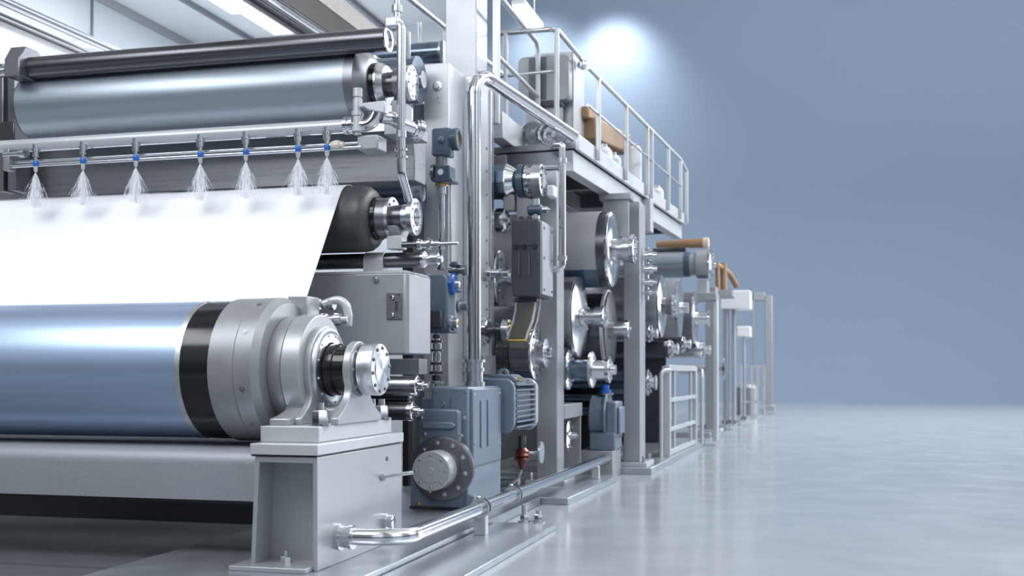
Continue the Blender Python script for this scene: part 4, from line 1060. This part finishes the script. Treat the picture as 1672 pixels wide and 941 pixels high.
for k, (py, r, lb) in enumerate(((627, 9, 'upper blue-grey pipe behind the round blue pump'), (650, 7, 'middle blue-grey pipe behind the round blue pump'), (672, 8, 'lower blue-grey pipe behind the round blue pump'))):
    solo('cross_pipe', MB().cyl((-5.0, 17.74, PZ(1000, py, 17.74)), (PX(1042, 17.74), 17.74, PZ(1000, py, 17.74)), r*SC(1000, 17.74)), BLUEST, lb, 'pipe', 'blue-grey cross pipes')
# fittings standing beside the second thick post
t = Thing('valve_manifold', 'chrome valve manifold on the right face of second thick post', 'valve')
y = 17.3
for px, py, r in ((1052, 418, 11), (1057, 440, 9), (1056, 462, 7), (1052, 478, 5)):
    a = Vector((PX(1045, 17.0), 17.0+.28, PZ(px, py, y)))
    t.part('valve', MB().lathe(a, EX, [(0, r*.7*SC(px, y)), (.10, r*.7*SC(px, y)), (.10, r*SC(px, y)), (.15, r*SC(px, y)), (.15, r*.5*SC(px, y)), (.22, r*.5*SC(px, y))], 24), CHROME)
t.part('riser', MB().cyl((PX(1045, 17.0)+.06, 17.28, PZ(1052, 490, y)), (PX(1045, 17.0)+.06, 17.28, PZ(1052, 405, y)), .035), STEEL)
t.done()

# ================================================================== far section, beyond the second thick post
def far_roll(name, lb, Y, pref, py, segs, grp=None, bolts=None):
    t = Roll(name, lb, 'roll', Y, pref, py, grp)
    for a in segs: t.seg(*a, n=48)
    if bolts: t.boltring((t.X(bolts[0])+.005, Y, t.z), EX, t.R(bolts[1]), 6, .03, .03, STEEL)
    t.done()
far_roll('felt_roll', 'pale blurred roll with dark band beyond the platform end', 24.0, 1140, 432,
    [('felt_cover', FELTG, [(XA(-4.6), 21), (1117, 21)]), ('dark_band', BLUED, [(1117, 20), (1127, 20)]), ('sleeve', PAINT, [(1127, 18), (1142, 18)]), ('housing', PAINT, [(1138, 23), (1158, 23)]), ('end_cap', CHROME, [(1158, 25), (1161, 25), (1163, 20), (1163, 6), (1170, 6)])], bolts=(1162, 15))
t = Thing('bearing_bracket', 'grey bearing bracket under the pale blurred roll', 'bracket')
x0, x1 = PX(1141, 24.0), PX(1157, 24.0)
t.part('arm', MB().prism([(23.7, PZ(1150, 480, 24)), (24.3, PZ(1150, 480, 24)), (24.2, PZ(1150, 458, 24)), (23.8, PZ(1150, 458, 24))], 'x', x0, x1), PAINT, bevel=.01)
t.part('beam', bx(-4.4, PX(1172, 24.0), 23.6, 24.4, PZ(1150, 492, 24), PZ(1150, 480, 24)), PAINT, bevel=.01)
t.part('leg', bx(PX(1166, 24.0), PX(1173, 24.0), 23.7, 24.15, .10, PZ(1150, 492, 24)), PAINTL, bevel=.01)
t.part('leg', bx(-4.3, -4.0, 23.7, 24.2, .10, PZ(1150, 492, 24)), PAINT, bevel=.01)
t.done()
t = Roll('brown_roll', 'brown wrapped roll lying above the pale blurred roll', 'roll', 24.2, 1120, 398)
t.seg('wrap', BROWN, [(1072, 5.5), (1148, 8)], n=32); t.seg('end_collar', mat('tan_cap', (.62, .50, .38), .5), [(1148, 9), (1157, 9), (1158, 6)], n=32); t.done()
solo('top_beam', bx(-4.4, PX(1120, 24.6), 24.5, 24.9, PZ(1100, 418, 24.6), PZ(1100, 406, 24.6)), SLATE, 'dark beam under the brown wrapped roll', 'beam')
far_roll('dryer_cylinder', 'bright conical dryer disc next to the chrome valve manifold', 19.4, 1083, 500,
    [('shell', STEEL, [(XA(-4.6), 50), (1079, 50)]), ('end_disc', CHROME, [(1079, 50), (1081, 51), (1083, 46), (1088, 18), (1088, 14)]), ('shaft', GUN, [(1087, 14), (1098, 14)]), ('end_cap', CHROME, [(1098, 18), (1102, 18), (1103, 8), (1106, 8)])], 'far dryer cylinders', (1102, 13))
far_roll('dryer_cylinder', 'middle far dryer cylinder with narrow bright edge', 20.8, 1110, 503,
    [('shell', PAINT, [(XA(-4.6), 47), (1108, 47)]), ('end_disc', CHROME, [(1108, 48), (1111, 48), (1112, 42), (1115, 14), (1116, 10)]), ('shaft', STEEL, [(1115, 9), (1124, 9)])], 'far dryer cylinders')
far_roll('dryer_cylinder', 'farthest bright dryer disc in front of blurred post', 22.5, 1138, 520,
    [('shell', GUN, [(XA(-4.6), 42), (1133, 42)]), ('end_disc', CHROME, [(1133, 43), (1136, 43), (1138, 36), (1141, 14), (1141, 10)]), ('shaft', STEEL, [(1141, 10), (1156, 10)]), ('end_cap', CHROME, [(1156, 14), (1159, 14), (1160, 6)])], 'far dryer cylinders')
lows = ((18.5, 1064, 545, 15, 'round steel hub just right of second thick post'), (19.7, 1098, 570, 16, 'dark low roll left of the white ladder frame top'), (21.2, 1118, 562, 14, 'low roll hub behind the white ladder frame'), (22.8, 1150, 572, 16, 'low steel roll under the farthest bright disc'), (18.4, 1062, 625, 22, 'blue-grey low roll behind the ladder frame foot rail'))
for k, (Y, px, py, r, lb) in enumerate(lows):
    m = (STEEL, DARKST, GUN, STEEL, BLUEST)[k]
    far_roll('guide_roll', lb, Y, px, py, [('body', m, [(XA(-4.5), r*.85), (px-6, r*.85)]), ('flange', CHROME, [(px-6, r), (px-3, r), (px-2, r*.8), (px-2, r*.5)]), ('nose', STEEL, [(px-2, r*.45), (px+7, r*.4), (px+7, r*.55), (px+10, r*.55), (px+11, r*.3)])], 'far guide rolls', (px-2, r*.65))
solo('shade_backing', bx(-5.3, -5.22, 14.2, 36, .0, 4.1), VOID, 'black sheet for the shaded interior behind all the rolls under the platform', 'guard panel')  # black sheet stands for the shaded interior seen between the rolls
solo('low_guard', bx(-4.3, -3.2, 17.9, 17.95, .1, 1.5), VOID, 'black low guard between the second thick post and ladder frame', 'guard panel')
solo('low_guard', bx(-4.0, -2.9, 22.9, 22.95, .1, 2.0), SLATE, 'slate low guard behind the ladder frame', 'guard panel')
# white ladder frame
t = Thing('ladder_frame', 'white ladder-like guard frame with two rungs on its base plate', 'guard frame', 'white guard frames')
ya, yb = 19.1, 22.4
xa, xb = PX(1094, ya), PX(1137, yb)
def lerp(q): return xa+(xb-xa)*q, ya+(yb-ya)*q
ztop = PZ(1094, 598, ya)
for q in (0, 1):
    x, y = lerp(q); t.part('upright', bx(x-.14 if q == 0 else x-.1, x, y, y+(.16 if q == 0 else .2), .10, ztop), PAINTL, bevel=.008)
def bar(z, h): 
    return MB().prism([(xa-.09, ya+.03), (xa-.01, ya+.03), (xb-.01, yb+.1), (xb-.09, yb+.1)], 'z', z-h, z)
t.part('top_bar', bar(ztop+.02, .10), PAINTL, bevel=.008)
for z in (1.08, .58): t.part('rung', bar(z, .07), PAINTL, bevel=.006)
t.part('bottom_bar', bar(.20, .09), PAINTL, bevel=.006)
x, y = lerp(.22); t.part('inner_stile', bx(x-.08, x-.03, y, y+.12, .2, ztop), PAINTL, bevel=.005)
x, y = lerp(.85); t.part('inner_stile', bx(x-.08, x-.03, y, y+.12, .2, ztop), PAINTL, bevel=.005)
t.done()
for k, (p0, p1, yy, yt, lb) in enumerate(((1079, 1092, 18.85, 19.0, 'thin bent grab rail left of the ladder frame'), (1142, 1146, 22.75, 23.1, 'thin bent grab rail right of the ladder frame'))):
    a = Vector((PX(p0 if k == 0 else p1, yy), yy, .10)); zt8 = PZ(p0, 605, yy); b = Vector((PX(p1 if k == 0 else p0, yy), yt, zt8))
    solo('grab_rail', MB().tube([a, Vector((a.x, a.y, zt8)), b], .035, 14, bend=.18), PAINTL, lb, 'grab rail', 'thin grab rails')

# far end
def blk(name, p0, p1, Y, dY, m, lb, cat, grp=None):
    a, b = P(p0[0], p0[1], Y), P(p1[0], p1[1], Y)
    return solo(name, bx(a.x, b.x, Y, Y+dY, b.z, a.z), m, lb, cat, grp, bevel=.02)
blk('end_box', (1176, 475), (1225, 504), 30.0, .9, WHITE, 'pale rectangular box on top of the thin blurred posts', 'box', 'pale end boxes')
blk('end_box', (1203, 533), (1225, 550), 33.0, .8, WHITE, 'smaller pale box below the pale rectangular box', 'box', 'pale end boxes')
t = Thing('end_gantry', 'pale tall end frame at the far end of machine', 'frame')
a, b = P(1249, 483, 43.0), P(1262, 672, 43.0)
t.part('upright', bx(PX(1249, 43), PX(1261, 43), 43.0, 43.5, .12, a.z), PAINT, bevel=.02)
t.part('top_bar', bx(PX(1228, 43), PX(1249, 43), 43.0, 43.4, PZ(1240, 491, 43), PZ(1240, 478, 43)), PAINT, bevel=.02)
t.part('upright', bx(PX(1228, 43), PX(1231, 43), 43.0, 43.4, .12, PZ(1240, 478, 43)), PAINT, bevel=.02)
t.part('foot', bx(PX(1246, 43), PX(1265, 43), 42.8, 43.7, .12, .32), PAINT, bevel=.02)
t.done()
t = Thing('guard_barrier', 'blurred white guard frame before the tall end frame', 'guard frame', 'white guard frames')
for px in (1209, 1226, 1236, 1246):
    t.part('upright', bx(PX(px, 38), PX(px+3, 38), 38.0, 38.2, .12, PZ(px, 597, 38)), PAINTL)
for py in (597, 625, 655): t.part('rail', bx(PX(1209, 38), PX(1249, 38), 38.05, 38.15, PZ(1230, py+3, 38), PZ(1230, py, 38)), PAINTL)
t.done()
t = Thing('grey_tank', 'blurred grey cylinder tank inside the far guard frame', 'tank')
a = P(1220, 660, 39.0)
t.part('body', MB().lathe((a.x, 39.0, .12), EZ, [(0, .35), (.9, .35), (1.0, .25)], 28), PAINT); t.part('lid', MB().cyl((a.x, 39, 1.12), (a.x, 39, 1.2), .14), STEEL); t.done()
t = Roll('far_hub', 'blurred chrome disc beside the blurred grey post foot', 'roll', 29.5, 1184, 603)
t.seg('disc', CHROME, [(1181, 18), (1184, 19), (1186, 10)], n=32); t.seg('shaft', STEEL, [(XA(-3.4), 8), (1181, 8)], n=20); t.done()
t = Thing('brown_railing', 'brown bent railing on top of the far section', 'railing')
y = 28.0
t.part('rail', MB().tube([P(1168, 432, y), P(1180, 438, y+.3), P(1192, 448, y+1.2), P(1203, 468, y+1.4)], .07, 12, bend=.2), BROWN)
t.part('post', MB().cyl(P(1182, 476, y+.3), P(1181, 430, y+.3), .08), BROWN)
t.part('post', MB().cyl(P(1172, 476, y), P(1171, 428, y), .05), BROWN)
t.part('base', bx(PX(1160, y), PX(1196, y), y-.1, y+1.0, PZ(1180, 484, y), PZ(1180, 474, y)), PAINT)
t.done()

# ================================================================== light, sky, camera
def area(name, loc, rot, sx, sy, e, col=(.93, .96, 1)):
    l = bpy.data.lights.new(name, 'AREA'); l.shape = 'RECTANGLE'; l.size = sx; l.size_y = sy; l.energy = e; l.color = col
    o = bpy.data.objects.new(name, l); C.objects.link(o); o.location = loc; o.rotation_euler = rot
    return o
LK = 1.0
area('hall_fill', (7, 12, 12), (0, math.radians(42), 0), 3, 18, 1100*LK)  # added unseen fill from the right, brightens right-hand faces
area('hall_fill', (6, 34, 15), (0, math.radians(25), 0), 3, 24, 4200*LK)  # added unseen fill over the far floor
area('bay_fill', (-7.5, 3.2, 8.8), (math.radians(40), 0, 0), 9, 4.5, 760*LK)  # added unseen fill from the front, brightens the paper sheet
area('bay_fill', (-9.0, 17.5, 7.9), (0, 0, 0), 3, 4, 160*LK)  # added area light just under the bay ceiling
area('bay_up_fill', (-9.2, 14.2, 4.6), (math.radians(172), math.radians(12), 0), 4, 5, 210*LK)  # added upward fill hidden behind the rolls, brightens the ceiling
area('wall_fill', (10, 52, 26), (math.radians(62), 0, 0), 60, 3, 4300*LK)  # added unseen fill that lifts the blue back wall
a_ = area('side_fill', (24, 47, 8), (0, 0, 0), 16, 9, 3300*LK, (.96, .98, 1))  # added unseen panel for right-facing steel ends to reflect
a_.rotation_euler = (Vector((-3, 13, 2.2))-a_.location).to_track_quat('-Z', 'Y').to_euler()
wx = PX(1004, 73.0)
sl = bpy.data.lights.new('wall_spot', 'SPOT'); sl.energy = 3000; sl.spot_size = math.radians(100); sl.spot_blend = 1.0; sl.shadow_soft_size = .8; sl.color = (.97, .98, 1)
so = bpy.data.objects.new('wall_spot', sl); C.objects.link(so); so.location = (wx, 69.6, PZ(1004, 48, 73.0)+1.0)
sl2 = sl.copy(); sl2.energy = 1900; so2 = bpy.data.objects.new('wall_spot', sl2); C.objects.link(so2)  # second spot added to spread the wall glow leftwards
wx2 = PX(880, 73.0); so2.location = (wx2, 69.4, PZ(880, 40, 73.0)+1.0)
so2.rotation_euler = (Vector((wx2, 73.0, PZ(880, 150, 73.0)))-so2.location).to_track_quat('-Z', 'Y').to_euler()
so.rotation_euler = (Vector((wx, 73.0, PZ(1004, 130, 73.0)))-so.location).to_track_quat('-Z', 'Y').to_euler()

w = bpy.data.worlds.new('World'); bpy.context.scene.world = w; w.use_nodes = True
N = w.node_tree.nodes; L = w.node_tree.links
bg = N['Background']
tc = N.new('ShaderNodeTexCoord'); sep = N.new('ShaderNodeSeparateXYZ'); L.new(tc.outputs['Generated'], sep.inputs[0])
mr2 = N.new('ShaderNodeMapRange'); mr2.inputs['From Min'].default_value = -1; mr2.inputs['From Max'].default_value = 1
L.new(sep.outputs['Z'], mr2.inputs['Value'])
cr = N.new('ShaderNodeValToRGB'); L.new(mr2.outputs['Result'], cr.inputs['Fac'])
el = cr.color_ramp.elements
el[0].position = .0; el[0].color = (.02, .024, .03, 1)
el[1].position = 1.0; el[1].color = (1.30, 1.34, 1.40, 1)
for p, c in ((.47, (.05, .06, .075, 1)), (.51, (.20, .23, .27, 1)), (.57, (.40, .44, .50, 1)), (.64, (1.15, 1.32, 1.42, 1)), (.80, (1.45, 1.50, 1.58, 1)), (.88, (1.15, 1.19, 1.25, 1))):
    e_ = el.new(p); e_.color = c
# added bright and dark bands by azimuth, for contrast in metal reflections
az = N.new('ShaderNodeMath'); az.operation = 'ARCTAN2'; L.new(sep.outputs['X'], az.inputs[0]); L.new(sep.outputs['Y'], az.inputs[1])
m5 = N.new('ShaderNodeMath'); m5.operation = 'MULTIPLY'; m5.inputs[1].default_value = 7.0; L.new(az.outputs[0], m5.inputs[0])
sn = N.new('ShaderNodeMath'); sn.operation = 'SINE'; L.new(m5.outputs[0], sn.inputs[0])
wv = N.new('ShaderNodeMapRange'); wv.interpolation_type = 'SMOOTHSTEP'
wv.inputs['From Min'].default_value = -.5; wv.inputs['From Max'].default_value = .3; wv.inputs['To Min'].default_value = .35; wv.inputs['To Max'].default_value = 1.25
L.new(sn.outputs[0], wv.inputs['Value'])
# the open side of the hall (+X) is brighter than the side behind the camera
ma = N.new('ShaderNodeVectorMath'); ma.operation = 'DOT_PRODUCT'; ma.inputs[1].default_value = (.50, .22, 0)
L.new(tc.outputs['Generated'], ma.inputs[0])
ad = N.new('ShaderNodeMath'); ad.operation = 'ADD'; ad.inputs[1].default_value = .85; L.new(ma.outputs['Value'], ad.inputs[0])
L.new(cr.outputs['Color'], bg.inputs['Color'])
st = N.new('ShaderNodeMath'); st.operation = 'MULTIPLY'; st.inputs[1].default_value = 0.62; m6 = N.new('ShaderNodeMath'); m6.operation = 'MULTIPLY'; L.new(ad.outputs[0], m6.inputs[0]); L.new(wv.outputs['Result'], m6.inputs[1]); L.new(m6.outputs[0], st.inputs[0])
L.new(st.outputs[0], bg.inputs['Strength'])

cam = bpy.data.cameras.new('camera'); co = bpy.data.objects.new('camera', cam); C.objects.link(co)
co.location = (0, 0, EYE); co.rotation_euler = (PI/2, 0, YAW)
cam.sensor_width = 36; cam.lens = FPX/1672*36
cam.shift_y = (HY-470.5)/1672
cam.clip_end = 300
cam.dof.use_dof = True; cam.dof.focus_distance = 10.0; cam.dof.aperture_fstop = 1.6
sc = bpy.context.scene
sc.camera = co
sc.view_settings.view_transform = 'Standard'; sc.view_settings.look = 'None'; sc.view_settings.gamma = 1; sc.view_settings.use_curve_mapping = False
sc.view_settings.exposure = 0.22
